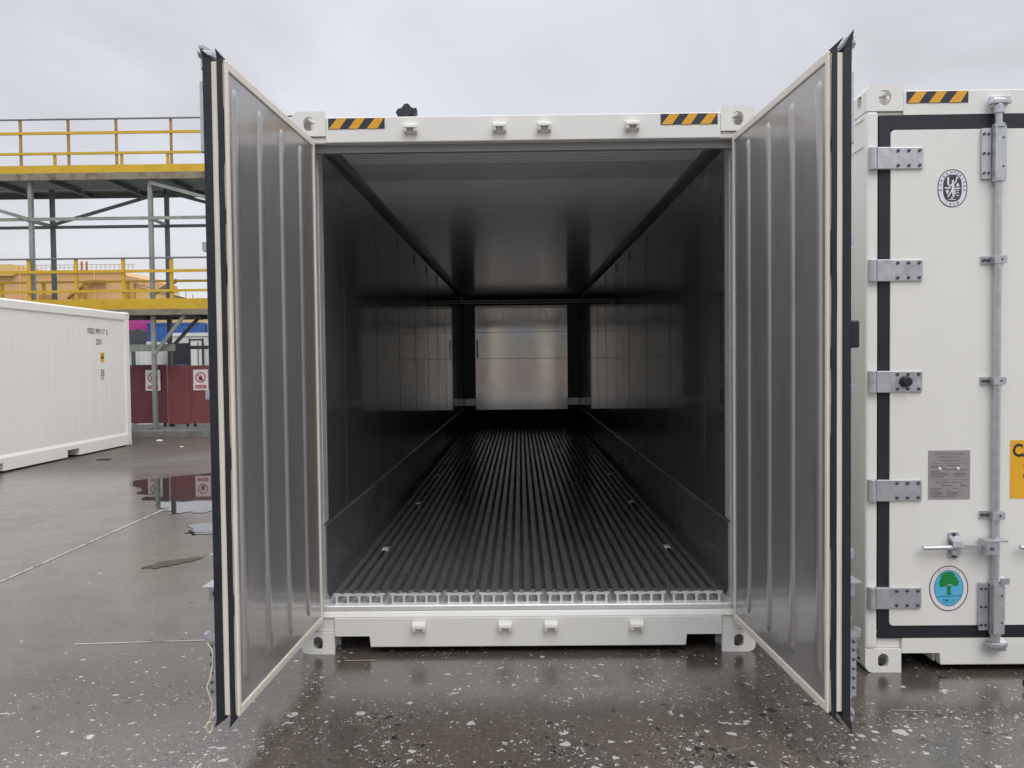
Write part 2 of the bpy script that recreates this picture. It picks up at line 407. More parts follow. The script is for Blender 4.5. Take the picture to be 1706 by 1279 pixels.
def ground_material():
    m = bpy.data.materials.new('wet_concrete'); m.use_nodes = True
    nt = m.node_tree; N, L = nt.nodes, nt.links; b = N['Principled BSDF']
    tc = N.new('ShaderNodeTexCoord'); co = tc.outputs['Object']
    def noise(scale, detail=4, rough=0.6, dist=0.0, vec=co):
        n = N.new('ShaderNodeTexNoise'); n.inputs['Scale'].default_value = scale; n.inputs['Detail'].default_value = detail
        n.inputs['Roughness'].default_value = rough; n.inputs['Distortion'].default_value = dist
        L.new(vec, n.inputs['Vector']); return n.outputs['Fac']
    def rng(v, a, bb, c, d, smooth=False):
        r = N.new('ShaderNodeMapRange'); r.inputs['From Min'].default_value = a; r.inputs['From Max'].default_value = bb
        r.inputs['To Min'].default_value = c; r.inputs['To Max'].default_value = d
        if smooth: r.interpolation_type = 'SMOOTHSTEP'
        L.new(v, r.inputs['Value']); return r.outputs[0]
    def math_(op, a, c):
        n = N.new('ShaderNodeMath'); n.operation = op
        for i, x in enumerate((a, c)):
            if isinstance(x, (int, float)): n.inputs[i].default_value = x
            else: L.new(x, n.inputs[i])
        return n.outputs[0]
    def mix(f, a, c):
        n = N.new('ShaderNodeMix'); n.data_type = 'RGBA'
        L.new(f, n.inputs['Factor'])
        for k, x in (('A', a), ('B', c)):
            if isinstance(x, tuple): n.inputs[k].default_value = (*x, 1)
            else: L.new(x, n.inputs[k])
        return n.outputs['Result']
    big = noise(0.35, 5, 0.55, 0.4); mid = noise(1.7, 6, 0.65, 0.3); fine = noise(38, 4, 0.7); grit = noise(160, 2, 0.6)
    c = mix(rng(big, 0.35, 0.65, 0, 1, True), (0.072, 0.056, 0.045), (0.118, 0.097, 0.075))
    c = mix(rng(mid, 0.42, 0.68, 0, 0.75, True), c, (0.050, 0.041, 0.035))
    c = mix(rng(fine, 0.45, 0.75, 0, 0.5), c, (0.20, 0.175, 0.145))
    c = mix(rng(grit, 0.56, 0.75, 0, 0.6), c, (0.03, 0.027, 0.025))
    # spattered paint, pale and dark, in patches of its own
    sp = N.new('ShaderNodeSeparateXYZ'); L.new(co, sp.inputs[0])
    near = rng(sp.outputs['Y'], 0.8, -1.3, 0.10, 1.0, True)
    nearx = rng(sp.outputs['X'], -2.6, -0.6, 0.22, 1.0, True)
    dens = math_('MULTIPLY', near, nearx)
    warp = N.new('ShaderNodeVectorMath'); warp.operation = 'MULTIPLY_ADD'
    nv = N.new('ShaderNodeTexNoise'); nv.inputs['Scale'].default_value = 24; nv.inputs['Detail'].default_value = 1.5
    L.new(co, nv.inputs['Vector']); L.new(nv.outputs['Color'], warp.inputs[0])
    warp.inputs[1].default_value = (0.045, 0.045, 0); L.new(co, warp.inputs[2])
    patch = rng(noise(2.1, 4, 0.65, 0.3), 0.40, 0.60, 0.12, 1.0, True)
    def specks(scale, rmax, thr, vec):
        v = N.new('ShaderNodeTexVoronoi'); v.voronoi_dimensions = '2D'; v.inputs['Scale'].default_value = scale
        L.new(vec, v.inputs['Vector']); v.inputs['Randomness'].default_value = 0.72
        s = N.new('ShaderNodeSeparateColor'); L.new(v.outputs['Color'], s.inputs[0])
        rad = math_('MULTIPLY', math_('POWER', s.outputs[0], 2.5), rmax)
        on = math_('LESS_THAN', s.outputs[1], math_('MULTIPLY', math_('MULTIPLY', dens, patch), thr))
        hit = rng(math_('SUBTRACT', rad, v.outputs['Distance']), 0.0, 0.02, 0, 1)
        return math_('MULTIPLY', hit, on), s.outputs[2]
    s1, k1 = specks(10, 0.27, 0.34, warp.outputs[0])
    s2, k2 = specks(27, 0.36, 0.52, warp.outputs[0])
    s3, k3 = specks(64, 0.40, 0.62, warp.outputs[0])
    s4, k4 = specks(150, 0.42, 0.55, warp.outputs[0])
    pale = (0.52, 0.50, 0.47)
    allp = math_('MAXIMUM', math_('MAXIMUM', s1, s2), math_('MAXIMUM', s3, math_('MULTIPLY', s4, 0.8)))
    tone = math_('GREATER_THAN', k2, 0.22)
    c = mix(math_('MULTIPLY', allp, 0.88), c, mix(tone, (0.10, 0.095, 0.09), pale))
    # black drips
    co2 = N.new('ShaderNodeVectorMath'); co2.operation = 'ADD'; co2.inputs[1].default_value = (13.7, 5.1, 0); L.new(warp.outputs[0], co2.inputs[0])
    d1, _ = specks(17, 0.34, 0.34, co2.outputs[0]); d2, _ = specks(45, 0.40, 0.5, co2.outputs[0])
    c = mix(math_('MULTIPLY', math_('MAXIMUM', d1, d2), 0.9), c, (0.012, 0.011, 0.011))
    L.new(c, b.inputs['Base Color'])
    rough = rng(math_('ADD', math_('MULTIPLY', big, 0.6), math_('MULTIPLY', mid, 0.4)), 0.36, 0.62, 0.13, 0.34)
    # a drier stretch in front of the kerb
    dv = N.new('ShaderNodeVectorMath'); dv.operation = 'DISTANCE'; dv.inputs[1].default_value = (-6.2, 10.4, 0); L.new(co, dv.inputs[0])
    dry = rng(math_('ADD', dv.outputs['Value'], math_('MULTIPLY', mid, 1.6)), 5.2, 3.2, 0.0, 1.0, True)
    rough = math_('ADD', rough, math_('ADD', math_('MULTIPLY', allp, 0.25), math_('MULTIPLY', dry, 0.30)))
    L.new(math_('MULTIPLY', math_('SUBTRACT', 1.0, dry), 0.8), b.inputs['Coat Weight'])
    L.new(rough, b.inputs['Roughness'])
    b.inputs['Specular IOR Level'].default_value = 0.9
    b.inputs['Coat IOR'].default_value = 1.4; b.inputs['Coat Roughness'].default_value = 0.20
    h = math_('ADD', math_('MULTIPLY', fine, 0.35), math_('ADD', math_('MULTIPLY', grit, 0.12), math_('MULTIPLY', allp, 0.25)))
    bp = N.new('ShaderNodeBump'); bp.inputs['Strength'].default_value = 0.11; bp.inputs['Distance'].default_value = 0.008
    L.new(h, bp.inputs['Height']); L.new(bp.outputs[0], b.inputs['Normal'])
    return m
M_GROUND = ground_material()

# ------------------------------------------------------------------ ground, line, puddles
struct(MB().add([(-400,-400,0),(400,-400,0),(400,400,0),(-400,400,0)], [(0,1,2,3)]).build('ground', M_GROUND))
def sheet(name, m, pts, z):
    mb = MB(); mb.add([(x, y, z) for x, y in pts], [list(range(len(pts)))])
    return struct(mb.build(name, m))
M_LINE = dirty(mat('worn_line_paint', (0.55, 0.53, 0.45), 0.5, var=0.1, scale=9), (0.10, 0.09, 0.08), 0.5, 0.6, 7, (1,1,1), 0.9)
def strip(name, a, b, w, z=0.004):
    a, b = Vector(a), Vector(b); d = (b-a).normalized(); n = Vector((-d.y, d.x))*w/2
    k = 24; L_, R_ = [], []
    for i in range(k+1):
        p = a.lerp(b, i/k); ww = 1+random.uniform(-0.25, 0.25)
        L_.append(p+n*ww); R_.append(p-n*ww)
    return sheet(name, M_LINE, [(p.x, p.y) for p in L_]+[(p.x, p.y) for p in R_[::-1]], z)
strip('ground_line', (-3.80, 0.6), (-3.90, 4.4), 0.016)
strip('ground_joint', (-2.55, 0.17), (-1.62, 0.235), 0.008)
def blob(pts, k=7, jit=0.05):
    """wobbly outline through the given corner points"""
    out = []
    n = len(pts)
    for i in range(n):
        a, b = Vector(pts[i]), Vector(pts[(i+1) % n])
        for j in range(k):
            p = a.lerp(b, j/k)
            out.append((p.x+random.uniform(-jit, jit), p.y+random.uniform(-jit*1.4, jit*1.4)))
    for _ in range(2):                                   # two rounds of finer wobble
        nx = []
        for i in range(len(out)):
            a, b = out[i], out[(i+1) % len(out)]
            d = math.hypot(b[0]-a[0], b[1]-a[1])*0.16
            nx += [(a[0]*0.5+(a[0]*0.75+b[0]*0.25)*0.5, a[1]*0.5+(a[1]*0.75+b[1]*0.25)*0.5), ((a[0]+b[0])/2+random.uniform(-d, d), (a[1]+b[1])/2+random.uniform(-d, d))]
        out = nx
    return out
sheet('puddle_water', M_WATER, blob([(-5.32,6.25),(-4.85,6.75),(-4.1,7.2),(-3.2,7.5),(-2.4,6.3),(-2.7,4.7),(-3.3,4.1),(-3.72,4.02),(-3.98,4.35),(-4.35,4.85),(-4.6,5.3)], 7, 0.06), 0.004)
sheet('puddle_water', M_WATER, blob([(-3.3,3.42),(-2.9,3.62),(-2.3,3.5),(-2.3,3.05),(-2.7,3.02),(-3.03,2.98),(-3.18,3.06),(-3.15,3.22)], 6, 0.025), 0.004)
M_MUD = dirty(mat('wet_mud', (0.055, 0.04, 0.018), 0.3, var=0.4, scale=14, bump=0.5, bscale=25), (0.12, 0.10, 0.05), 0.5, 0.65, 9, (1,1,1), 0.7)
sheet('mud_patch', M_MUD, blob([(-2.98,1.80),(-2.92,2.0),(-2.72,2.12),(-2.60,2.17),(-2.64,2.02),(-2.74,1.9),(-2.86,1.80)], 6, 0.02), 0.004)

# ------------------------------------------------------------------ containers
HW = 1.219           # half width of a container
CH = 2.896           # height of the two high ones
def casting(parent, sx, yf, zb, H, L, name='corner_casting', m=None):
    """hollow corner block with an oval hole in its end, its side and its top or bottom face"""
    x0, x1 = (-HW, -1.041) if sx < 0 else (1.041, HW)
    y0, y1 = (0, 0.162) if yf else (L-0.162, L)
    z0, z1 = (0, 0.118) if zb else (H-0.118, H)
    if not zb: z0 -= 0.012
    mb = MB(); t = 0.024
    def hole(cx, cy, rx, ry): return rrect(cx-rx, cx+rx, cy-ry, cy+ry, min(rx, ry)*0.999, 6)
    cx, cy, cz = (x0+x1)/2, (y0+y1)/2, (z0+z1)/2
    MX = Matrix(((0,0,1,0),(1,0,0,0),(0,1,0,0),(0,0,0,1)))
    MY = Matrix(((1,0,0,0),(0,0,-1,0),(0,1,0,0),(0,0,0,1)))
    # end face (visible hole), rounded on its outer free corner
    r = 0.038
    cor = (sx < 0 and zb, sx > 0 and zb, sx > 0 and not zb, sx < 0 and not zb)
    face = rrect(x0, x1, z0, z1, r, 5, cor)
    hz = (0.026, 0.036) if zb else (0.031, 0.037)
    hx = cx
    if yf:
        mb.plate(face, [hole(hx, cz, *hz)], t, Matrix.Translation((0, y0+t, 0)) @ MY)
        mb.plate(face, (), 0.02, Matrix.Translation((0, y1, 0)) @ MY)
    else:
        mb.plate(face, [hole(hx, cz, *hz)], t, Matrix.Translation((0, y1, 0)) @ MY)
        mb.plate(face, (), 0.02, Matrix.Translation((0, y0+0.02, 0)) @ MY)
    ya, yb = (y0+t+0.0005, y1-0.0205) if yf else (y0+0.0205, y1-t-0.0005)
    so = rrect(ya, yb, z0+(r if zb else 0), z1-(0 if zb else r), 0.004, 2)
    cyh = (ya+yb)/2
    sh = hole(cyh, cz, 0.024, 0.033)
    xo = x0 if sx < 0 else x1-t
    mb.plate(so, [sh], t, Matrix.Translation((xo, 0, 0)) @ MX)
    mb.plate(so, (), 0.015, Matrix.Translation((x1-0.015 if sx < 0 else x0, 0, 0)) @ MX)
    xa, xb = (x0+r+0.0005, x1-0.0155) if sx < 0 else (x0+0.0155, x1-r-0.0005)
    hb = [hole((xa+xb)/2, cyh, 0.03, 0.05)]
    tb = rrect(xa, xb, ya, yb, 0.003, 2)
    mb.plate(tb, hb if not zb else (), 0.02, Matrix.Translation((0, 0, z1-0.02)))
    mb.plate(tb, hb if zb else (), 0.02, Matrix.Translation((0, 0, z0)))
    cxa, cza = (x0+r if sx < 0 else x1-r), (z0+r if zb else z1-r)
    sg, sz = (-1 if sx < 0 else 1), (-1 if zb else 1)
    arc = [(cxa, cza)]+[(cxa+sg*r*math.cos(PI/2*i/6), cza+sz*r*math.sin(PI/2*i/6)) for i in range(7)]
    if sg*sz < 0: arc = arc[::-1]
    mb.prism(arc, 'y', ya, yb)
    return mb.build(name, m or M_WHITE, parent, bevel=0.005)

def hazard_tape(parent, x0, z0, w=0.298, h=0.056):
    mb = MB(); MY = Matrix(((1,0,0,x0),(0,0,-1,-0.0006),(0,1,0,z0),(0,0,0,1)))
    mb.plate([(0,0),(w,0),(w,h),(0,h)], (), 0.0016, MY)
    mb.cur = 1
    MY2 = Matrix(((1,0,0,x0),(0,0,-1,-0.0026),(0,1,0,z0),(0,0,0,1)))
    for a, b, c, d in ((0.003,0.059,0.098,0.046),(0.106,0.157,0.195,0.147),(0.203,0.26,0.295,0.247)):
        mb.plate([(a,0.001),(b,0.001),(c,h-0.001),(d,h-0.001)], (), 0.0012, MY2)
    return mb.build('hazard_tape', [M_TAPED, M_TAPEY], parent)

def keeper(parent, x, z):
    """cam keeper: back plate with two cheeks and a lip"""
    mb = MB()
    mb.box(x-0.037, x+0.037, -0.012, -0.0005, z-0.026, z+0.028)
    mb.prism([(-0.012, z+0.026), (-0.040, z+0.018), (-0.042, z-0.002), (-0.012, z+0.004)], 'x', x-0.036, x+0.036)
    for s in (-1, 1):
        mb.prism([(-0.012, z+0.004), (-0.040, z-0.002), (-0.035, z-0.022), (-0.012, z-0.025)], 'x', x+s*0.036-(0.018 if s > 0 else 0), x+s*0.036+(0.018 if s < 0 else 0))
    return mb.build('cam_keeper', M_WHITE, parent, bevel=0.004)

def front_frame(root, H):
    for sx in (-1, 1):
        mb = MB()
        mb.box(sx*1.160, sx*HW, 0.0, 0.16, 0.1185, H-0.1305)
        mb.box(sx*1.120, sx*1.1595, 0.09, 0.158, 0.2355, 2.729)
        mb.build('corner_post', M_WHITE, root, bevel=0.012)
        for zb in (True, False): casting(root, sx, True, zb, H, 12.192)
    mb = MB()
    mb.box(-1.0405, 1.0405, 0.0, 0.12, 2.730, 2.864)
    for s in (-1, 1): mb.box(s*1.0405, s*1.1595, 0.012, 0.12, 2.730, H-0.1315)
    mb.build('header', M_WHITE, root, bevel=0.005)
    mb = MB()
    out = [(-1.0405,0.0965),(-0.853,0.0965),(-0.847,0.036),(0.847,0.036),(0.853,0.0965),(1.0405,0.0965),(1.0405,0.196),(-1.0405,0.196)]
    MY = Matrix(((1,0,0,0),(0,0,-1,0.05),(0,1,0,0),(0,0,0,1)))
    mb.plate(out, (), 0.05, MY)
    mb.prism([(0.0, 0.1962), (0.05, 0.1962), (0.05, 0.226), (0.016, 0.226)], 'x', -1.159, 1.159)
    for s in (-1, 1): mb.box(s*1.0408, s*1.159, 0.012, 0.05, 0.119, 0.196)
    # pocket linings that run back under the frame
    for s in (-1, 1):
        mb.box(s*0.846, s*0.858, 0.0505, 0.35, 0.036, 0.0965)
        mb.box(s*0.846, s*1.0405, 0.0505, 0.35, 0.097, 0.107)
    mb.build('sill', M_WHITE, root, bevel=0.005)
    hazard_tape(root, -1.026, 2.801)
    hazard_tape(root, 0.726, 2.801)
    for x in (-0.59, -0.122, 0.113, 0.575): keeper(root, x, 2.795)
    for x in (-0.582, -0.12, 0.125, 0.581): keeper(root, x, 0.148)

def shell(root, L, H):
    """outside of the box behind the front frame"""
    for s in (-1, 1):
        mb = MB(); mb.box(s*1.138, s*1.212, 0.1625, L-0.17, 0.22, H-0.07)
        for k in range(int((L-0.6)/0.32)):
            y = 0.35+k*0.32
            mb.box(s*1.2118, s*1.216, y, y+0.09, 0.3, H-0.12)
        mb.build('side_wall', M_WHITE, root)
        mb = MB(); mb.box(s*1.13, s*HW, 0.1625, L-0.163, 0.05, 0.2195); mb.build('bottom_rail', M_WHITE, root, bevel=0.006)
        mb = MB(); mb.box(s*1.15, s*HW, 0.1625, L-0.163, H-0.0695, H-0.012); mb.build('top_rail', M_WHITE, root, bevel=0.006)
        for zb in (True, False): casting(root, s, False, zb, H, L)
        mb = MB(); mb.box(s*1.14, s*HW, L-0.162, L, 0.1185, H-0.1305); mb.build('corner_post', M_WHITE, root, bevel=0.01)
    mb = MB(); mb.box(-1.149, 1.149, 0.1215, L-0.163, H-0.062, H-0.03); mb.build('roof', M_WHITE, root)
    mb = MB(); mb.box(-1.129, 1.129, 0.355, L-0.05, 0.12, 0.219); mb.build('underframe', M_BLACK, root)
    mb = MB(); mb.box(-1.139, 1.139, L-0.16, L-0.01, 0.12, H-0.04)
    mb.box(-0.95, 0.95, L-0.009, L+0.004, 0.4, H-0.3); mb.build('end_wall', M_WHITE, root, bevel=0.006)

def make_door(root, side, loc, rz, stickers=False, fin=0.045, rope=False, bumper=False, second=True):
    """u runs from the hinge to the free edge, w from the lining outwards"""
    s = 1 if side == 'left' else -1
    base = Matrix(((s,0,0,0),(0,-1,0,0),(0,0,1,0),(0,0,0,1)))     # (u,w,z) -> local
    W = 1.12
    def mb(): return MB(base)
    b = mb(); b.box(0.022, W+0.004, 0.012, 0.074, 0.186, 2.730)
    door = b.build('door', M_CREAM, root, bevel=0.004)
    door.location = loc; door.rotation_euler = (0, 0, rz)
    # lining frame
    b = mb(); o0, o1, z0, z1, w, q = 0.0, W, 0.18, 2.737, 0.042, 0.024
    b.box(o0, o0+q, -0.003, 0.0115, z0, z1); b.box(o1-q, o1, -0.003, 0.0115, z0, z1)
    b.box(o0+q, o1-q, -0.0028, 0.0115, z0, z0+w-0.006); b.box(o0+q, o1-q, -0.0028, 0.0115, z1-w+0.004, z1)
    b.build('lining_frame', M_CREAM, door, bevel=0.005)
    # stainless lining with four pressed ribs
    b = mb(); b.box(q+0.0005, W-q-0.0005, 0.004, 0.0118, z0+w-0.0055, z1-w+0.0035)
    for u in (0.225, 0.495, 0.765, 1.032):
        def ring(hw, e, ww):
            pts = []
            for i in range(9): t = PI*i/8; pts.append((u+hw*math.cos(t), ww, 2.625-0.02+e*math.sin(t)))
            for i in range(9): t = PI+PI*i/8; pts.append((u+hw*math.cos(t), ww, 0.315+0.02+e*math.sin(t)))
            return pts
        r0, r1, r2 = ring(0.030, 0.05, 0.0042), ring(0.022, 0.036, -0.0035), ring(0.013, 0.022, -0.0062)
        n = len(r0); vs = r0+r1+r2
        fs = [(i, (i+1) % n, n+(i+1) % n, n+i) for i in range(n)]+[(n+i, n+(i+1) % n, 2*n+(i+1) % n, 2*n+i) for i in range(n)]
        fs.append([2*n+i for i in range(n)])
        b.add(vs, fs)
    b.build('inner_panel', M_STEEL, door, smooth=True)
    # two rubber seals round the edge, flaring at the free corners
    def seal(w0, w1, inner, lip, fin):
        b = mb()
        u0, u1, a0, a1 = -0.012, W+0.012, 0.172, 2.745
        b.box(u0, inner, w0, w1, a0, a1)
        n, rn = 22, random.Random(int(w0*1000)+(5 if side == 'left' else 0)); vs, fs = [], []
        for i in range(n+1):
            z = a0+(a1-a0)*i/n; e = 0 if i in (0, n) else 1
            dw, du = e*rn.uniform(-0.0005, 0.0005), e*rn.uniform(-0.0012, 0.0005)
            vs += [(W-0.034, w0, z), (u1+du, w0+dw, z), (u1+du+0.001, w1+dw, z), (W-0.034, w1, z)]
            if i: fs += [(4*i-4+k, 4*i-4+(k+1) % 4, 4*i+(k+1) % 4, 4*i+k) for k in range(4)]
        fs += [(0,3,2,1), (4*n,4*n+1,4*n+2,4*n+3)]; b.add(vs, fs)
        b.box(inner, W-0.034, w0, w1, a0, 0.238); b.box(inner, W-0.034, w0, w1, 2.670, a1)
        for zz, sg, f in ((a1, 1, fin), (a0, -1, fin*0.95)):
            p = [(u1, w0, zz), (u1, w1, zz), (u1-0.10, w0, zz), (u1-0.10, w1, zz),
                 (u1+0.004, w1+lip, zz+sg*f), (u1+0.004, w1+lip-0.004, zz+sg*f*0.97)]
            b.add(p, [(0,1,4,5),(1,3,4),(2,0,5),(3,2,5,4),(0,2,3,1)])
        return b.build('gasket', M_RUB, door, bevel=0.003)
    seal(0.0122, 0.031, 0.045, 0.004 if side == 'left' else 0.022, fin if side == 'left' else fin*0.55)
    seal(0.0550, 0.0865, 0.041, 0.008, fin)
    # painted outer skin
    b = mb(); b.plate(rrect(0.042, W-0.012, 0.237, 2.671, 0.02), (), -0.017, Matrix(((1,0,0,0),(0,0,-1,0.0765),(0,1,0,0),(0,0,0,1))))
    b.build('outer_panel', M_WHITE, door, bevel=0.003)
    F = 0.0935
    # hinges
    for k, z in enumerate((2.533, 1.990, 1.447, 0.912, 0.378)):
        b = mb()
        b.box(0.040, 0.195, F+0.0005, F+0.011, z-0.052, z+0.052)
        b.box(-0.030, 0.0395, F-0.006, F+0.017, z-0.053, z+0.053)
        b.cyl((-0.048, F+0.004, z-0.054), (-0.048, F+0.004, z+0.054), 0.020, 14)
        b.cur = 1
        for du in (0.072, 0.124, 0.176):
            for dz in (-0.036, 0.036):
                b.cyl((du, F+0.0112, z+dz), (du, F+0.018, z+dz), 0.0085, 8)
        if k == 2:
            b.cur = 2
            b.cyl((0.11, F+0.0113, z), (0.11, F+0.044, z), 0.030, 16, 0.022)
        b.build('hinge', [M_GALV, M_BOLT, M_RUB], door, bevel=0.003)
    # lock rods with brackets, guides, cams and handles
    for ri, u in enumerate((0.548, 1.020)):
        rw = F+0.024
        rod = mb().cyl((u, rw, 0.13), (u, rw, 2.80), 0.017, 16).build('lock_rod', M_GALV, door, smooth=True)
        for lo, hi, sg in ((2.425, 2.672, 1), (0.215, 0.452, -1)):
            b = mb()
            b.box(u-0.072, u+0.050, F+0.0005, F+0.008, lo, hi)
            b.box(u-0.074, u-0.030, F+0.0085, F+0.015, lo+0.002, hi-0.002)
            b.box(u-0.026, u+0.026, F+0.0085, F+(0.044 if sg > 0 else 0.058), lo-0.004, hi+0.004)
            b.cyl((u, rw, lo-0.014), (u, rw, lo+0.004), 0.029, 16); b.cyl((u, rw, hi-0.004), (u, rw, hi+0.014), 0.029, 16)
            b.cur = 1
            for q in (0.12, 0.5, 0.88):
                for du in (-0.064, -0.042):
                    b.cyl((u+du, F+0.0152, lo+(hi-lo)*q), (u+du, F+0.021, lo+(hi-lo)*q), 0.0065, 8)
            fo = F+(0.0442 if sg > 0 else 0.0582)
            for q in (0.22, 0.78): b.cyl((u+0.012, fo, lo+(hi-lo)*q), (u+0.012, fo+0.0005, lo+(hi-lo)*q), 0.006, 8)
            if sg < 0:
                for q in (0.14, 0.30, 0.46, 0.62, 0.78, 0.92): b.cyl((u+0.0262, F+0.046, lo+(hi-lo)*q), (u+0.032, F+0.046, lo+(hi-lo)*q), 0.0055, 8)
                b.cur = 0
                b.prism([(F+0.010, hi+0.0045), (F+0.064, hi+0.0045), (F+0.070, hi+0.035), (F+0.060, hi+0.035), (F+0.046, hi+0.014), (F+0.018, hi+0.035), (F+0.010, hi+0.035)], 'x', u+0.004, u+0.044)
            b.build('rod_bracket', [M_GALV, M_BOLT], door, bevel=0.004)
            # cam at the rod end
            b = mb(); ze = 2.795 if sg > 0 else 0.145
            b.cyl((u, rw, ze-sg*0.06), (u, rw, ze-sg*0.015), 0.023, 14)
            b.prism([(u-0.05, rw-0.004), (u-0.02, rw-0.04), (u+0.02, rw-0.034), (u+0.058, rw+0.012), (u+0.02, rw+0.026), (u-0.03, rw+0.02)], 'z', min(ze-sg*0.0145, ze+sg*0.006), max(ze-sg*0.0145, ze+sg*0.006))
            b.prism([(u-0.042, rw-0.018), (u+0.05, rw-0.006), (u+0.05, rw+0.012), (u-0.042, rw+0.0)], 'z', min(ze+sg*0.0065, ze+sg*0.026), max(ze+sg*0.0065, ze+sg*0.026))
            b.build('rod_cam', M_GALV, door, bevel=0.004)
        for z in (2.034, 1.446, 0.788):
            b = mb()
            b.box(u-0.070, u+0.040, F+0.0005, F+0.008, z-0.019, z+0.019)
            b.box(u-0.026, u+0.034, F+0.0085, F+0.044, z-0.018, z+0.018)
            b.cur = 1
            for du in (-0.058, -0.038): b.cyl((u+du, F+0.0082, z), (u+du, F+0.016, z), 0.008, 8)
            b.cyl((u+0.010, F+0.0442, z), (u+0.010, F+0.0447, z), 0.006, 8)
            b.build('rod_guide', [M_GALV, M_BOLT], door, bevel=0.003)
        # handle
        z = 0.634; b = mb()
        b.box(u-0.074, u-0.018, F+0.016, F+0.072, z-0.030, z+0.032)
        b.prism([(u-0.074, z+0.010), (u-0.155, z+0.014), (u-0.20, z+0.010), (u-0.20, z-0.008), (u-0.155, z-0.012), (u-0.074, z-0.016)], 'y', F+0.030, F+0.042)
        b.cyl((u-0.19, F+0.036, z+0.001), (u-0.36, F+0.034, z-0.003), 0.0115, 12)
        b.box(u-0.076, u+0.030, F+0.014, F+0.078, z+0.0325, z+0.042)
        b.cur = 1; b.cyl((u-0.0178, F+0.045, z), (u-0.012, F+0.045, z), 0.010, 10); b.cyl((u-0.046, F+0.0722, z), (u-0.046, F+0.0765, z), 0.008, 8)
        b.build('lock_handle', [M_GALV, M_BOLT], door, bevel=0.003)
        b = mb(); uc = u-0.195
        b.plate(rrect(uc-0.027, uc+0.027, z-0.062, z+0.068, 0.012), (), -0.008, Matrix(((1,0,0,0),(0,0,-1,F+0.0005),(0,1,0,0),(0,0,0,1))))
        b.prism([(F+0.009, z+0.052), (F+0.050, z+0.034), (F+0.056, z+0.004), (F+0.047, z+0.004), (F+0.041, z+0.026), (F+0.009, z+0.034)], 'x', uc-0.024, uc+0.024)
        b.box(uc-0.02, uc+0.02, F+0.009, F+0.034, z-0.040, z-0.014)
        b.cur = 1
        for dz in (0.058, -0.050): b.cyl((uc, F+0.0088, z+dz), (uc, F+0.015, z+dz), 0.009, 8)
        b.build('handle_retainer', [M_GALV, M_BOLT], door, bevel=0.003)
    if bumper:
        mb().box(W-0.05, W-0.012, F+0.0005, F+0.040, 1.605, 1.712).build('rubber_bumper', M_RUB, door, bevel=0.008)
    if rope:
        b = mb(); pts = []; ro = 0.0 if side == 'left' else -0.028
        ctrl = [(W-0.05, F+0.05, 0.455), (W-0.03, F+0.022, 0.43), (W-0.02, F+0.018, 0.38), (W+0.0, F+0.020, 0.335), (W+0.01, F+0.030, 0.30), (W+0.01, F+0.010, 0.24), (W+0.012, F+0.012, 0.20), (W+0.012, F+0.022, 0.165)]
        for i in range(len(ctrl)-1):
            for j in range(4): pts.append(Vector(ctrl[i]).lerp(Vector(ctrl[i+1]), j/4)+Vector((ro*1.5, ro, 0)))
        pts.append(Vector(ctrl[-1])+Vector((ro*1.5, ro, 0)))
        b.tube(pts, 0.0028, 6)
        e = pts[-1]; b.tube([e+Vector((0.006*math.sin(2*PI*i/10), 0.010*math.sin(2*PI*i/10), -0.022+0.022*math.cos(2*PI*i/10))) for i in range(10)], 0.0035, 6, True)
        b.build('cord', M_ROPE, door, smooth=True)
    return door

# flat markings on a closed door: x across, z up, both in the container's own frame
def marks(parent_door, origin, name, layers, mats):
    """layers: (function(mb, M), z offset, material index); M maps x,z onto the door's outer face"""
    mb = MB()
    for fn, off, k in layers:
        mb.cur = k
        M = Matrix(((1,0,0,origin[0]),(0,0,-1,-0.0938-off),(0,1,0,origin[1]),(0,0,0,1)))
        fn(mb, M)
    return mb.build(name, mats, parent_door)

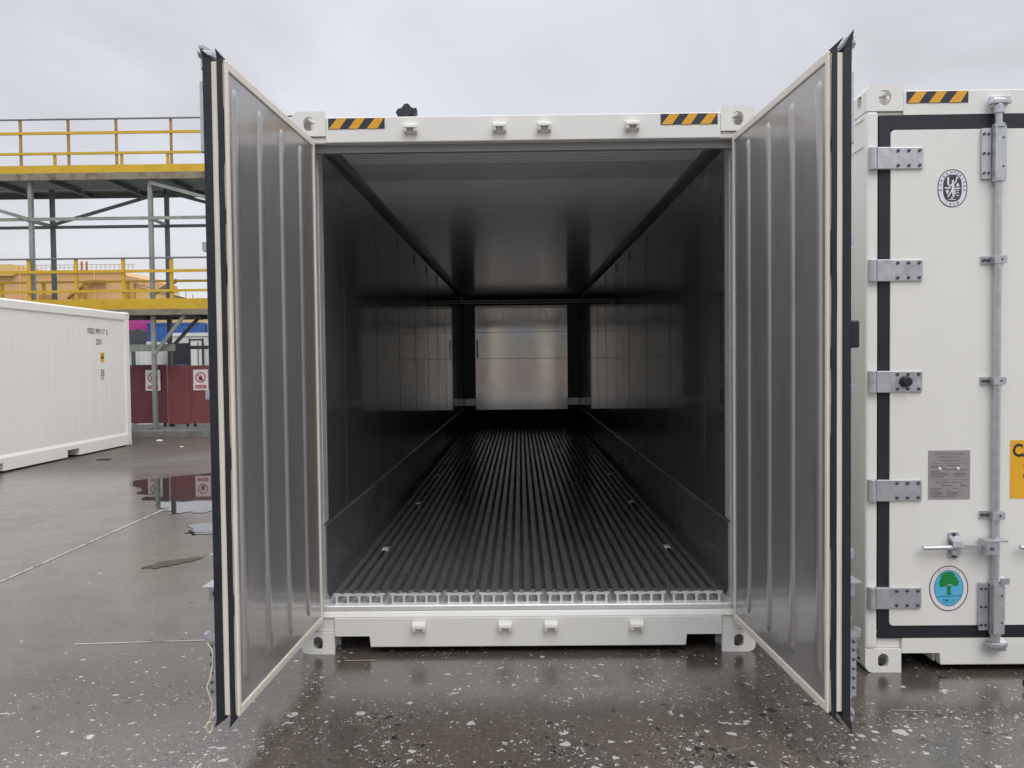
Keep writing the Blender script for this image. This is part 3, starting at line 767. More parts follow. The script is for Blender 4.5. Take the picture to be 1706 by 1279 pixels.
def survey_emblem(door, u, z):
    k = 1/12.79/335.0
    def P(x, y): return ((x-840)*k, (695-y)*k)
    def base(mb, M): mb.plate(oval(0, 0, 306*k, 390*k, 48, 2.2), (), 0.0006, M)
    def ring(mb, M): mb.plate(oval(0, 0, 308*k, 392*k, 48, 2.2), [oval(0, 0, 292*k, 376*k, 48, 2.2)], 0.0006, M)
    def core(mb, M): mb.plate(oval(0, 2*k, 194*k, 280*k, 48, 2.7), (), 0.0006, M)
    def letters(mb, M):
        for i, ch in enumerate('BUREAU'):
            a = R(186-i*17.5-(0 if i < 5 else 3)); add_text(mb, ch, 252*k*math.cos(a), 335*k*math.sin(a)*1.0, 52*k, M, rot=a-PI/2, bold=0.012)
        for i, ch in enumerate('VERITAS'):
            a = R(78-i*14.2); add_text(mb, ch, 252*k*math.cos(a), 335*k*math.sin(a), 52*k, M, rot=a-PI/2, bold=0.012)
        for i, ch in enumerate('1828'):
            x = (-122+i*78)*k; add_text(mb, ch, x, -332*k+abs(x)**2*9, 52*k, M, rot=x*6, bold=0.012)
    def figure(mb, M):
        st = [0]
        def lift():
            st[0] += 1; return M @ Matrix.Translation((0, 0, st[0]*0.00006))
        def cap(x0, y0, x1, y1, w): mb.plate(capsule(*P(x0, y0), *P(x1, y1), w*k), (), 0.0006, lift())
        for c in ((745,480,750,590,40),(738,600,780,650,26),(780,650,832,612,26),(845,596,850,700,52),(862,594,908,566,26),(910,566,916,512,26),(916,512,936,482,24),
                  (846,706,792,800,30),(792,800,748,868,26),(852,716,850,812,34),(850,812,852,862,28),(850,862,876,862,20),(690,690,790,690,30),(892,700,990,700,28),
                  (885,736,888,822,26),(760,930,900,930,16),(796,892,858,892,14),(826,892,826,938,12),(925,745,965,745,20),(925,795,965,795,20),(925,850,965,850,20)):
            cap(*c)
        mb.plate(oval(*P(845, 548), 24*k, 27*k, 16), (), 0.0006, lift()); mb.plate(oval(*P(936, 474), 22*k, 22*k, 14), (), 0.0006, lift())
        mb.plate([P(905,660), P(985,660), P(965,590), P(940,590)], (), 0.0006, M)
        mb.plate([P(735,832), P(770,735), P(692,735)], (), 0.0006, M)
    return marks(door, (u, z), 'survey_emblem', [(base, 0, 0), (ring, 0.0009, 1), (core, 0.0009, 1), (letters, 0.0012, 1), (figure, 0.0018, 0)], [M_STICK, M_EMB])

def tree_sticker(door, u, z):
    k = 1/12.79/335.0
    def P(x, y): return ((x-490)*k, (630-y)*k)
    def base(mb, M): mb.plate(oval(0, 0, 408*k, 484*k, 48), (), 0.0006, M)
    def ring(mb, M): mb.plate(oval(0, 0, 410*k, 486*k, 48), [oval(0, 0, 392*k, 468*k, 48)], 0.0006, M); mb.plate(oval(0, 5*k, 308*k, 386*k, 48), [oval(0, 5*k, 297*k, 375*k, 48)], 0.0006, M)
    def blue(mb, M): mb.plate(oval(0, 5*k, 298*k, 376*k, 48), (), 0.0006, M)
    def tree(mb, M):
        crown = [(300,590),(345,608),(385,585),(440,580),(450,640),(450,740),(415,752),(415,762),(560,762),(560,745),(525,735),(527,640),(535,578),(590,570),(640,582),(690,555),(702,500),(690,460),(660,445),(665,400),(620,375),(610,320),(570,285),(510,270),(440,275),(380,300),(330,335),(320,380),(318,430),(290,470),(285,520)]
        mb.plate([P(*q) for q in crown[::-1]], (), 0.0006, M)
    def dark(mb, M):
        mb.plate(capsule(*P(250, 803), *P(760, 788), 14*k), (), 0.0006, M)
        mb.plate(capsule(*P(385, 930), *P(620, 928), 5*k), (), 0.0006, M)
        add_text(mb, 'CIMC V.S', *P(492, 885), 46*k, M, w=250*k, bold=0.02)
    def small(mb, M):
        s = 'USE N.EXC - TREE'
        for i, ch in enumerate(s):
            if ch == ' ': continue
            a = R(129-i*5.2); add_text(mb, ch, 352*k*math.cos(a), 428*k*math.sin(a), 34*k if ch not in '-.' else 8*k, M, rot=a-PI/2, w=(20*k if ch in 'UNEXCTRS' else 9*k))
    def pale(mb, M): add_text(mb, 'LESS', *P(505, 553), 30*k, M, w=110*k)
    return marks(door, (u, z), 'tree_sticker', [(base, 0, 0), (ring, 0.0009, 1), (blue, 0.0009, 2), (tree, 0.0018, 3), (dark, 0.0018, 4), (small, 0.0009, 1), (pale, 0.0026, 0)],
                 [M_STICK, mat('sticker_ring', (0.10, 0.045, 0.055), 0.5), M_BLUE, M_GREEN, mat('sticker_dark_blue', (0.01, 0.10, 0.17), 0.5)])

def name_plate(door, u, z):
    w, h = 0.205, 0.242
    def base(mb, M): mb.plate(rrect(-w/2, w/2, -h/2, h/2, 0.003, 2), (), 0.0015, M)
    def ink(mb, M):
        add_text(mb, 'APPROVED FOR TRANSPORT', 0.0, 0.104, 0.0075, M, w=0.145); add_text(mb, 'UNDER CUSTOMS SEAL', 0.0, 0.088, 0.0075, M, w=0.112)
        add_text(mb, 'CSC SAFETY APPROVAL', 0.0, -0.038, 0.0075, M, w=0.130)
        rnd = random.Random(3)
        for y, x0, x1 in ((0.071,-0.042,0.048),(0.044,-0.09,-0.03),(0.047,-0.012,0.055),(0.036,-0.09,-0.02),(0.026,-0.03,0.09),(0.017,-0.09,-0.05),(0.009,-0.09,-0.015),(0.0,-0.09,0.0),(0.006,0.02,0.085),(-0.004,0.03,0.075),(-0.010,-0.09,-0.02),(-0.052,-0.035,0.015),(-0.052,0.055,0.085),(-0.066,-0.09,-0.036),(-0.066,0.02,0.04),(-0.076,-0.09,-0.045),(-0.076,-0.01,0.008),(-0.086,-0.09,-0.03),(-0.086,-0.012,0.045),(-0.095,-0.09,-0.032),(-0.095,-0.012,0.045),(-0.105,-0.09,0.03)):
            x = x0
            while x < x1-0.003:
                l = min(rnd.uniform(0.004, 0.014), x1-x); mb.box  # words
                mb.plate([(x, y-0.0018), (x+l, y-0.0018), (x+l, y+0.0018), (x, y+0.0018)], (), 0.0004, M); x += l+0.0025
        for a in ((-0.095, 0.0565, 0.095), (-0.095, -0.024, 0.095)): mb.plate([(a[0], a[1]), (a[2], a[1]), (a[2], a[1]+0.0009), (a[0], a[1]+0.0009)], (), 0.0004, M)
    def rivets(mb, M):
        for x in (-0.047, 0.043): mb.plate(oval(x, 0.0325, 0.0075, 0.0075, 14), (), 0.004, M)
    return marks(door, (u, z), 'approval_plate', [(base, 0, 0), (ink, 0.0018, 1), (rivets, 0.0018, 2)], [M_NAMEP, mat('plate_ink', (0.09, 0.085, 0.09), 0.5), M_STICK])

def caution_label(door, u0, z0, w, h):
    def base(mb, M): mb.plate(rrect(0, w, 0, h, 0.002, 2), (), 0.0008, M)
    def ink(mb, M):
        add_text(mb, 'CAUTION', w/2, h-0.050, 0.066, M, w=w-0.026, bold=0.03)
        add_text(mb, "9'6\"", w/2, h-0.133, 0.046, M, w=w-0.13, bold=0.03)
        add_text(mb, 'HIGH', w/2, h-0.177, 0.020, M, w=w-0.13, bold=0.03)
    return marks(door, (u0, z0), 'caution_label', [(base, 0, 0), (ink, 0.0011, 1)], [M_LABEL, M_INK])

# ---- the open refrigerated container in the middle
main = thing('refrigerated_container', 'white shipping container with both end doors wide open onto a dark metal interior', 'container')
front_frame(main, CH)
shell(main, 12.192, CH)
WI, YB, FZ, CZ = 1.1206, 11.133, 0.312, 2.821
for s in (-1, 1):
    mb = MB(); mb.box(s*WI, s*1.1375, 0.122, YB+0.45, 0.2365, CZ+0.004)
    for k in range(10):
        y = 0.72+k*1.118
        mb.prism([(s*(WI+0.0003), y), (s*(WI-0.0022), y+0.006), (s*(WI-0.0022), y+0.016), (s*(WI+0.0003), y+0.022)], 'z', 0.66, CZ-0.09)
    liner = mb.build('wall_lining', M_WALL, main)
    mb = MB(); mb.prism([(s*(WI-0.0005), CZ-0.085), (s*(WI-0.035), CZ-0.0005), (s*(WI-0.0005), CZ-0.0005)], 'y', 0.125, YB)
    mb.build('ceiling_cove', M_WALL, main)
    mb = MB(); mb.prism([(s*(WI-0.0005), 0.672), (s*(WI-0.012), 0.663), (s*(WI-0.012), 0.30), (s*(WI-0.026), 0.262), (s*(WI-0.0005), 0.262)], 'y', 0.135, YB-0.01)
    mb.build('kick_plate', M_KICK, main)
    mb = MB(); mb.box(s*1.1375, s*1.119, 0.030, 0.1215, 0.2605, 2.7295); mb.box(s*(WI-0.004), s*(WI-0.0003), 0.124, 0.225, 0.68, CZ-0.09)
    mb.build('door_jamb', M_ALU, main, bevel=0.003)
    # small square stickers high on the wall
    for k in range(6):
        y, z = 0.60+k*1.118, 2.60
        mb = MB(); x = s*(WI-0.0012)
        mb.add([(x,y,z),(x,y+0.15,z),(x,y+0.15,z+0.085),(x,y,z+0.085)], [(0,1,2,3)])
        mb.build('wall_sticker', mat('grey_sticker', (0.42, 0.36, 0.34), 0.6, var=0.2, scale=60), main)
mb = MB(); mb.box(-WI, WI, 0.1225, YB+0.45, CZ, CZ+0.012)
for y0, y1 in ((0.60, 0.84), (1.30, 3.2)):
    for k in range(int((y1-y0)/0.048)):
        y = y0+k*0.048
        h = 0.0026 if y < 1.6 else 0.0026*max(0.15, 1-(y-1.6)/1.7)       # the pressing gets shallower inwards
        mb.prism([(y, CZ+0.001), (y+0.007, CZ-h), (y+0.017, CZ-h), (y+0.024, CZ+0.001)], 'x', -WI+0.034, WI-0.034)
mb.build('ceiling', M_CEIL, main)
mb = MB(); mb.box(-1.1365, 1.1365, 0.055, 0.118, 2.700, 2.7297); mb.box(-1.1365, 1.1365, 0.0505, 0.0545, 2.690, 2.7297); mb.build('header_seal_strip', mat('grey_strip', (0.32, 0.32, 0.33), 0.4), main)
# sill plate and T floor
mb = MB(); mb.prism([(0.018, 0.2275), (0.018, 0.252), (0.024, 0.2575), (0.30, 0.2575), (0.30, 0.2275)], 'x', -1.135, 1.135)
mb.build('sill_plate', M_ALU, main, bevel=0.003)
NB, X0, PX = 35, -1.036, 2.073/34
mb = MB(); mb.cur = 1; mb.box(-WI+0.001, WI-0.001, 0.302, YB+0.4, 0.24, 0.257); mb.cur = 0
for i in range(NB):
    x = X0+i*PX
    mb.box(x-0.005, x+0.005, 0.0535, YB, 0.2572, 0.303)
    mb.prism([(x-0.0185, 0.308), (x-0.017, 0.312), (x+0.017, 0.312), (x+0.0185, 0.308), (x+0.006, 0.3032), (x-0.006, 0.3032)], 'y', 0.0535, YB)
mb.build('t_bar_floor', [M_TBAR, mat('shaded_floor_gutter', (0.19, 0.19, 0.195), 0.6, metal=0.5, var=0.2, scale=8)], main)  # gutter coloured darker than the bars to paint in the shade between them
mb = MB(); MY = Matrix(((1,0,0,0),(0,0,-1,0.053),(0,1,0,0),(0,0,0,1))); i = 0
for g in (5,5,3,3,3,3,3,5,5):
    xa, xb = X0+i*PX, X0+(i+g-1)*PX
    holes = []
    for k in range(g-1):
        h0 = xa+k*PX+0.0065; h1 = xa+(k+1)*PX-0.0065
        holes.append(rrect(h0, h1, 0.2625, 0.3015, 0.010, 4, (0,0,1,1)))
    mb.plate([(xa-0.0065,0.2585),(xb+0.0065,0.2585),(xb+0.0065,0.3005),(xb+0.019,0.306),(xb+0.019,0.311),(xa-0.019,0.311),(xa-0.019,0.306),(xa-0.0065,0.3005)], holes, 0.006, MY)
    for k in range(g): mb.box(xa+k*PX-0.017, xa+k*PX+0.017, 0.0455, 0.0535, 0.3112, 0.3155)
    i += g
for s in (-1, 1): mb.box(s*1.100, s*1.094, 0.046, 0.053, 0.2585, 0.318)
mb.build('floor_end_clip', M_ALU, main)
# floor fixing plates
for y in (1.07, 2.77, 4.466, 6.15):
    for s in (-1, 1):
        mb = MB(); mb.box(s*0.945-0.020, s*0.945+0.020, y-0.036, y+0.036, 0.3122, 0.318)
        mb.build('floor_fixing', M_ALU, main, bevel=0.002)
# far bulkhead
mb = MB(); mb.box(-0.895, 0.895, YB-0.012, YB+0.03, 0.622, 1.6125); mb.box(-0.895, 0.895, YB-0.014, YB+0.03, 1.6165, 2.126); mb.box(-0.895, 0.895, YB-0.012, YB+0.03, 2.130, 2.595)
mb.build('bulkhead', M_BULK, main, bevel=0.002)
for s in (-1, 1):
    mb = MB(); mb.box(s*0.8955, s*1.119, YB+0.01, YB+0.05, 0.842, 2.66); mb.build('bulkhead_duct', M_NAVY, main)
    mb = MB(); mb.box(s*0.905, s*1.112, YB-0.005, YB+0.05, 0.705, 0.838); mb.build('duct_foot', M_KICK, main)
    mb = MB(); mb.tube([(s*0.42-0.09, YB-0.02, 2.40), (s*0.42-0.03, YB-0.03, 2.56), (s*0.42+0.03, YB-0.03, 2.56), (s*0.42+0.09, YB-0.02, 2.40)], 0.004, 6); mb.build('bulkhead_loop', M_BOLT, main)
mb = MB(); mb.box(-0.87, -0.845, YB-0.026, YB-0.0125, 1.63, 1.98); mb.build('bulkhead_pull', M_BLACK, main)
mb = MB(); mb.box(-WI, WI, YB+0.02, YB+0.06, 2.60, 2.645); mb.box(-WI, WI, YB+0.02, YB+0.06, 2.69, 2.70); mb.box(-WI, WI, YB+0.02, YB+0.06, 2.735, 2.744); mb.build('return_air_grille', M_KICK, main)
mb = MB(); mb.box(-1.136, 1.136, YB+0.452, YB+0.49, 0.22, CZ); mb.build('void_shade_sheet', M_DARK, main)  # near-black sheet paints the shade of the gap behind the bulkhead
# stacked characters of the load mark on the right wall
mb = MB(); M = Matrix(((0,0,-1,WI-0.0008),(-1,0,0,0),(0,1,0,0),(0,0,0,1)))
for i, ch in enumerate('TRIU'): add_text(mb, ch, -0.315, 2.445-i*0.112, 0.094, M, w=0.014 if ch == 'I' else 0.060, bold=0.008)
mb.build('wall_prefix', M_INK, main); mb = MB()
for i, ch in enumerate('820018'): add_text(mb, ch, -0.315, 1.915-i*0.112, 0.094, M, w=0.022 if ch == '1' else 0.060, bold=0.008)
mb.build('wall_number', M_INK, main); mb = MB()
add_text(mb, '2', -0.315, 1.20, 0.094, M, w=0.060, bold=0.008)
mb.build('wall_check_digit', M_INK, main)
dl = make_door(main, 'left', (-1.0957, -0.0197, 0), -(PI/2+0.0446), fin=0.03, rope=True)
dl['label'] = 'left door swung out past square, grey ribbed lining facing in'
dr = make_door(main, 'right', (1.0957, -0.0197, 0), (PI/2+0.0564), fin=0.068, rope=True, bumper=True)
dr['label'] = 'right door swung out past square with a tall rubber corner flap'

# ---- the closed container on the right
NX, NY = 2.893, -0.295
near = thing('refrigerated_container', 'white shipping container with shut doors bearing an oval emblem and a tree sticker', 'container', (NX, NY, 0))
front_frame(near, CH)
shell(near, 12.192, CH)
mb = MB(); mb.box(-1.137, 1.137, 0.18, 11.9, 0.23, 2.82); mb.build('inner_box', M_BLACK, near)
d = make_door(near, 'left', (-1.146, 0.086, 0), 0.0, fin=0.0)
survey_emblem(d, 0.340, 2.386)
tree_sticker(d, 0.333, 0.422)
name_plate(d, 0.3315, 0.985)
caution_label(d, 0.629, 0.865, 0.352, 0.288)
make_door(near, 'right', (1.146, 0.086, 0), 0.0, fin=0.0)
for s in (-1, 1):   # pale pressed marks on the post's side
    for z in (2.735, 2.60):
        mb = MB(); mb.box(s*HW, s*(HW+0.006), 0.03, 0.13 if z > 2.7 else 0.30, z, z+0.008); mb.build('post_weld', M_WHITE, near)

# ---- the shorter container on the left
M_WARMW = mat('warm_white_paint', (0.86, 0.828, 0.765), 0.4, var=0.035, scale=1.0, rvar=0.06)
def side_container():
    H, L = 2.591, 6.058
    root = thing('refrigerated_container', 'white container showing its ribbed long side with black numbers, below the yellow walkway', 'container', (-7.64-HW, 11.10-L, 0))
    mb = MB(); mb.box(-1.19, 1.195, 0.1, L-0.1, 0.24, H-0.11)
    y = 0.3
    ribs = [0.3+k*0.36 for k in range(14)]+[5.12,5.30,5.44,5.52,5.60,5.68,5.76]
    for y in ribs:
        wv = 0.09 if y < 5.1 else 0.045
        mb.prism([(1.1948, y), (1.1970, y+0.018), (1.1970, y+wv-0.018), (1.1948, y+wv)], 'z', 0.26, H-0.16)
    for k in range(9): mb.box(1.1948, 1.1962, 0.5+k*0.6, 0.504+k*0.6, 0.26, H-0.16)
    mb.build('side_wall', M_WARMW, root)
    mb = MB(); mb.prism([(1.10, H-0.012), (1.19, H-0.012), (HW, H-0.035), (HW, H-0.155), (1.196, H-0.165), (1.10, H-0.165)], 'y', 0.1635, L-0.1635); mb.build('top_rail', M_WARMW, root, bevel=0.006)
    # bottom rail with two fork pockets
    mb = MB(); pk = [(L/2-1.15, L/2-0.80), (L/2+0.85, L/2+1.20)]
    out = [(0.1635, 0.03)]
    for a, b in pk: out += [(a, 0.03), (a, 0.145), (b, 0.145), (b, 0.03)]
    out += [(L-0.1635, 0.03), (L-0.1635, 0.20), (0.1635, 0.20)]
    out = [(0.1635,0.028)] + [q for a, b in pk for q in ((a,0.028),(a,0.145),(b,0.145),(b,0.028))] + [(L-0.1635,0.028),(L-0.1635,0.20),(0.1635,0.20)]
    MX = Matrix(((0,0,1,1.19),(1,0,0,0),(0,1,0,0),(0,0,0,1)))
    mb.plate(out, (), 0.027, MX)
    mb.prism([(1.10, 0.2005), (1.217, 0.2005), (1.2165, 0.215), (1.198, 0.262), (1.10, 0.262)], 'y', 0.1635, L-0.1635)
    for a, b in pk:
        mb.box(0.75, 1.1895, a-0.01, a, 0.028, 0.155); mb.box(0.75, 1.1895, b, b+0.01, 0.028, 0.155); mb.box(0.75, 1.1895, a, b, 0.1455, 0.155); mb.box(0.74, 0.75, a, b, 0.028, 0.15)
    mb.build('bottom_rail', M_WARMW, root, bevel=0.006)
    mb = MB(); mb.box(-1.18, 0.73, 0.2, L-0.2, 0.10, 0.235); mb.build('underframe', M_BLACK, root)
    for s in (-1, 1):
        for yf in (True, False):
            mb = MB(); y0, y1 = (0.0, 0.16) if yf else (L-0.16, L)
            mb.box(s*1.06, s*HW, y0, y1, 0.1185, H-0.1305); mb.build('corner_post', M_WARMW, root, bevel=0.012)
            for zb in (True, False): casting(root, s, yf, zb, H, L, m=M_WARMW)
    mb = MB(); mb.box(-1.19, 1.09, 0.05, L-0.05, H-0.10, H-0.03); mb.build('roof', M_WARMW, root)
    mb = MB(); mb.box(-1.05, 1.05, L-0.09, L-0.02, 0.14, H-0.14); mb.build('end_wall', M_WARMW, root)
    # markings on the long side
    y0 = 11.10-L
    def MM(off): return Matrix(((0,0,1,1.1976+off),(1,0,0,0),(0,1,0,0),(0,0,0,1)))
    mb = MB(); add_text(mb, 'RRSU', 9.78-y0, 2.185, 0.105, MM(0), w=0.24, bold=0.012); mb.build('owner_marking', M_INK, root); mb = MB(); add_text(mb, '999117', 10.08-y0, 2.18, 0.105, MM(0), w=0.30, bold=0.012); add_text(mb, '5', 10.31-y0, 2.175, 0.105, MM(0), w=0.05, bold=0.012)
    mb.build('serial_marking', M_INK, root)
    mb = MB(); add_text(mb, '22R1', 10.02-y0, 1.995, 0.10, MM(0), w=0.20, bold=0.012); mb.build('type_marking', M_INK, root)
    mb = MB(); a, b = 10.06-y0, 10.19-y0
    mb.plate([(a,1.625),(b,1.625),(b,1.80),(a,1.80)], (), 0.001, MM(0)); mb.cur = 1
    add_text(mb, 'CAUTION', (a+b)/2, 1.765, 0.025, MM(0.0014), w=0.11, bold=0.02); mb.plate([(a+0.02,1.69),(b-0.02,1.69),(b-0.02,1.735),(a+0.02,1.735)], (), 0.0006, MM(0.0012))
    mb.build('caution_label', [M_LABEL, M_INK], root)
    mb = MB()
    for k in range(6):
        for q in range(2): mb.plate([(10.06-y0+q*0.07,1.47-k*0.032),(10.11-y0+q*0.07-0.02*(k > 3),1.47-k*0.032),(10.11-y0+q*0.07-0.02*(k > 3),1.488-k*0.032),(10.06-y0+q*0.07,1.488-k*0.032)], (), 0.0006, MM(0))
    mb.build('weight_marking', M_INK, root)
side_container()

# ---- black clamp left on the roof of the open container
mb = MB()
mb.prism([(-0.047, 2.868), (-0.052, 3.015), (-0.062, 3.035), (-0.048, 3.055), (-0.024, 3.060), (-0.012, 3.082), (0.012, 3.085), (0.030, 3.064), (0.044, 3.056), (0.060, 3.060), (0.060, 3.032), (0.052, 3.026), (0.050, 2.868), (0.006, 2.868), (0.004, 3.025), (-0.010, 3.025), (-0.012, 2.868)][::-1], 'y', -0.03, 0.03)
mb.cyl((0.0, -0.045, 3.035), (0.0, 0.045, 3.035), 0.034, 14)
mb.prism([(-0.10, 2.868), (-0.06, 2.868), (-0.046, 3.02), (-0.052, 3.025)][::-1], 'y', -0.012, 0.012)
mb.box(-0.12, 0.08, -0.05, 0.05, 2.867, 2.895)
o = mb.build('roof_clamp', M_BLACK, None, bevel=0.005, loc=(-0.68, 0.5, 0)); tag(o, 'small black metal clamp standing on the front roof edge of the open container', 'clamp')

# ------------------------------------------------------------------ walkway and yard behind
XA, XB = -13.6, -4.4
ww = thing('elevated_walkway', 'two level steel walkway with yellow railings on grey columns behind the left container', 'walkway', (0, 0, 0))
def railing(y, z_top, rails, toe, posts, name='railing'):
    root = None
    mb = MB()
    for z, r, k in rails:
        mb.cur = k
        if k == 1: mb.cyl((XA, y, z), (XB, y, z), r, 8)
        else: mb.box(XA, XB, y-r*0.7, y+r*0.7, z-r, z+r)
    rl = mb.build(name, [M_YEL, M_RAILG], ww)
    if toe:
        mb = MB(); mb.box(XA, XB, y-0.006, y+0.006, toe[0], toe[1]); mb.build('toe_board', M_YEL, rl)
    for x, za, zb, hw, m in posts:
        mb = MB(); mb.box(x-hw, x+hw, y+0.0065, y+0.05, za, zb); mb.build('railing_post', m, rl)
    return rl
fx = [-13.02, -11.93, -10.88, -9.83, -8.78, -7.58, -6.5, -5.4]
railing(13.0, 6.97, [(6.93, 0.021, 1), (6.63, 0.028, 0), (6.19, 0.026, 0)], (5.77, 5.935), [(x, 5.78, 6.92, 0.024, M_POSTR) for x in fx])
lx = [-12.85, -11.8, -10.78, -9.74, -8.70, -7.64, -6.6, -5.5]
railing(13.0, 3.92, [(3.905, 0.020, 1), (3.62, 0.030, 0), (3.19, 0.026, 0)], (2.79, 3.015), [(x, 2.79, 3.90, 0.034, M_YEL) for x in lx])
bx = [-12.4, -11.40, -10.40, -9.37, -8.36, -7.34, -6.3, -5.3]
railing(14.55, 3.53, [(3.56, 0.026, 0)], None, [(x, 2.80, 3.54, 0.034, M_YEL) for x in bx])
ubx = [-12.9, -11.05, -9.45, -8.35, -6.95, -5.8]
railing(14.55, 6.6, [(6.60, 0.024, 0)], None, [(x, 5.8, 6.58, 0.03, M_YEL) for x in ubx])
for zt, zb in ((5.765, 5.62), (2.785, 2.66)):
    mb = MB(); mb.box(XA, XB, 12.99, 13.05, zb, zt); mb.build('edge_beam', M_BEAM, ww)
    mb = MB(); mb.box(XA, XB, 14.9, 14.96, zb, zt); mb.build('edge_beam', M_DECK, ww)
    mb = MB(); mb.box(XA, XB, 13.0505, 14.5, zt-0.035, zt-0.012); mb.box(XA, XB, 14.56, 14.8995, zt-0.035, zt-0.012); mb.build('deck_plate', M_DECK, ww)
    for k in range(7):
        x = XA+0.55+k*1.325
        mb = MB(); mb.bar((x, 13.051, zt-0.09), (x, 14.899, zt-0.09), 0.06, 0.10); mb.build('cross_beam', M_COLD, ww)
cxs = [-13.4, -10.77, -8.12, -5.47]
for x in cxs:
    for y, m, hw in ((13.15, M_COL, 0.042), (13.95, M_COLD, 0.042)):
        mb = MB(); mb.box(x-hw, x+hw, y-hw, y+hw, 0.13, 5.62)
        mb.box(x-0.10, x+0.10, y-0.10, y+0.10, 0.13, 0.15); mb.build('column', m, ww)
    mb = MB(); mb.bar((x, 13.193, 4.78), (x, 13.907, 4.78), 0.05, 0.06); mb.build('tie', M_COL, ww)
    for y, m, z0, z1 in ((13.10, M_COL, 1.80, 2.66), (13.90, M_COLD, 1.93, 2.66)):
        mb = MB(); mb.bar((x+0.03, y, z0), (x+0.72, y, z1), 0.05, 0.07); mb.build('knee_brace', m, ww)
mb = MB(); mb.box(XA, -7.70, 13.20, 13.28, 1.87, 2.02); mb.build('lower_beam', M_COL, ww)
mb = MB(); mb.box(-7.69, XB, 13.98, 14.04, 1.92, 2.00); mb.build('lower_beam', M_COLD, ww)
for y, z, m in ((13.098, 4.79, M_COL), (13.90, 4.75, M_COLD)):
    mb = MB(); mb.box(XA, XB, y-0.012, y+0.010, z-0.035, z+0.035); mb.build('horizontal_brace', m, ww)
for p0, p1, m in (((-10.74,13.88,4.80),(-8.14,13.88,5.52),M_COLD), ((-8.09,13.08,5.56),(-5.5,13.08,4.83),M_COL), ((-8.06,13.87,5.52),(-5.5,13.87,4.80),M_COLD), ((-13.35,13.08,5.56),(-10.80,13.08,4.80),M_COL), ((-10.9,13.2,4.80),(-10.77,13.9,4.78),M_COL)):
    mb = MB(); mb.bar(p0, p1, 0.03, 0.075); mb.build('diagonal_brace', m, ww)

# kerb
mb = MB(); mb.prism([(12.66, 0.0), (12.68, 0.135), (12.70, 0.15), (14.4, 0.15), (14.4, 0.0)], 'x', -16.0, -3.6)
struct(mb.build('kerb', M_CONC, None, bevel=0.006))
# red hoarding panels
def hoarding(x0, x1, y, z0, z1, label, tilt=0.0, m=None, crease=False):
    r = thing('hoarding_panel', label, 'panel', ((x0+x1)/2, y, 0.15), 0, 'red hoarding panels on the kerb')
    h = (x1-x0)/2
    mb = MB(); mb.add([(-h,0,z0-0.15),(h,0,z0-0.15),(h,0.0+tilt,z1-0.15),(-h,tilt,z1-0.15),(-h,0.03,z0-0.15),(h,0.03,z0-0.15),(h,0.03+tilt,z1-0.15),(-h,0.03+tilt,z1-0.15)],
                      [(0,1,2,3),(5,4,7,6),(4,0,3,7),(1,5,6,2),(3,2,6,7),(4,5,1,0)])
    if crease:
        for k in range(7): mb.bar((-h+0.03+k*0.05, -0.001, z1-0.22), (-h+0.12+k*0.062, -0.001, z1-0.75-0.06*(k % 3)), 0.009, 0.009)
    mb.build('sheet', m or M_RED, r)
    for x in (-h+0.08, h-0.08):
        mb = MB(); mb.box(x-0.025, x+0.025, 0.031, 0.075, 0.0, z1-0.2); mb.build('stake', M_BLACK, r)
    return r
hoarding(-9.75, -8.06, 13.60, 0.24, 1.57, 'red hoarding panel with white paint flecks behind the nearest walkway column', m=M_REDD)
hoarding(-8.03, -7.53, 13.58, 0.22, 1.56, 'creased narrow red hoarding panel with a blue scrap on top, between the two signs', crease=True)
hoarding(-7.525, -6.2, 13.59, 0.22, 1.545, 'plain red hoarding panel with the fully visible white warning sign, next to the open door')
mb = MB()
for k in range(5):
    mb.ball((-7.9+k*0.075, 13.60, 1.555-0.01*abs(k-2)), 0.045, 8, 1.3, 0.55, 0.55+0.15*(k % 2))
o = mb.build('tarp_scrap', M_TARP, None, smooth=True); tag(o, 'crumpled scrap of blue tarp caught on top of the red hoarding', 'tarp')

def no_fire_sign(x, z, label):
    w, h = 0.34, 0.47
    r = thing('warning_sign', label, 'sign', (x, 13.575, z), R(random.uniform(-2, 2)), 'white warning signs on the red hoarding')
    def MM(off): return Matrix(((1,0,0,0),(0,0,-1,-off),(0,1,0,0),(0,0,0,1)))
    mb = MB(); mb.plate(rrect(-w/2, w/2, -h/2, h/2, 0.01, 2), (), 0.004, MM(0)); mb.build('board', mat('sign_white', (0.72, 0.70, 0.68), 0.5, var=0.08, scale=6), r)
    mb = MB()
    mb.plate(oval(0, 0.055, 0.118, 0.118, 32), [oval(0, 0.055, 0.094, 0.094, 32)], 0.0015, MM(0.0045))
    mb.plate(capsule(-0.066, 0.121, 0.066, -0.011, 0.018), (), 0.0015, MM(0.0075))
    mb.plate([(-0.125,-0.195),(0.125,-0.195),(0.125,-0.115),(-0.125,-0.115)], (), 0.0015, MM(0.0045))
    mb.build('prohibition_ring', M_SIGNR, r)
    mb = MB()
    mb.plate([(-0.012,0.0),(0.03,0.005),(0.045,0.045),(0.02,0.075),(0.012,0.115),(-0.012,0.085),(-0.02,0.055),(-0.035,0.075),(-0.045,0.035),(-0.035,0.01)], (), 0.0012, MM(0.0045))
    mb.plate(capsule(-0.05, -0.008, 0.05, -0.008, 0.014), (), 0.0012, MM(0.0045))
    mb.build('flame_symbol', M_SIGNK, r)
    mb = MB(); add_text(mb, '禁止烟火', 0, -0.155, 0.05, MM(0.0068), w=0.21)
    mb.build('sign_text', mat('sign_text_white', (0.74, 0.72, 0.70), 0.5), r)
no_fire_sign(-8.36, 1.215, 'white no open flame sign half hidden behind the walkway column')
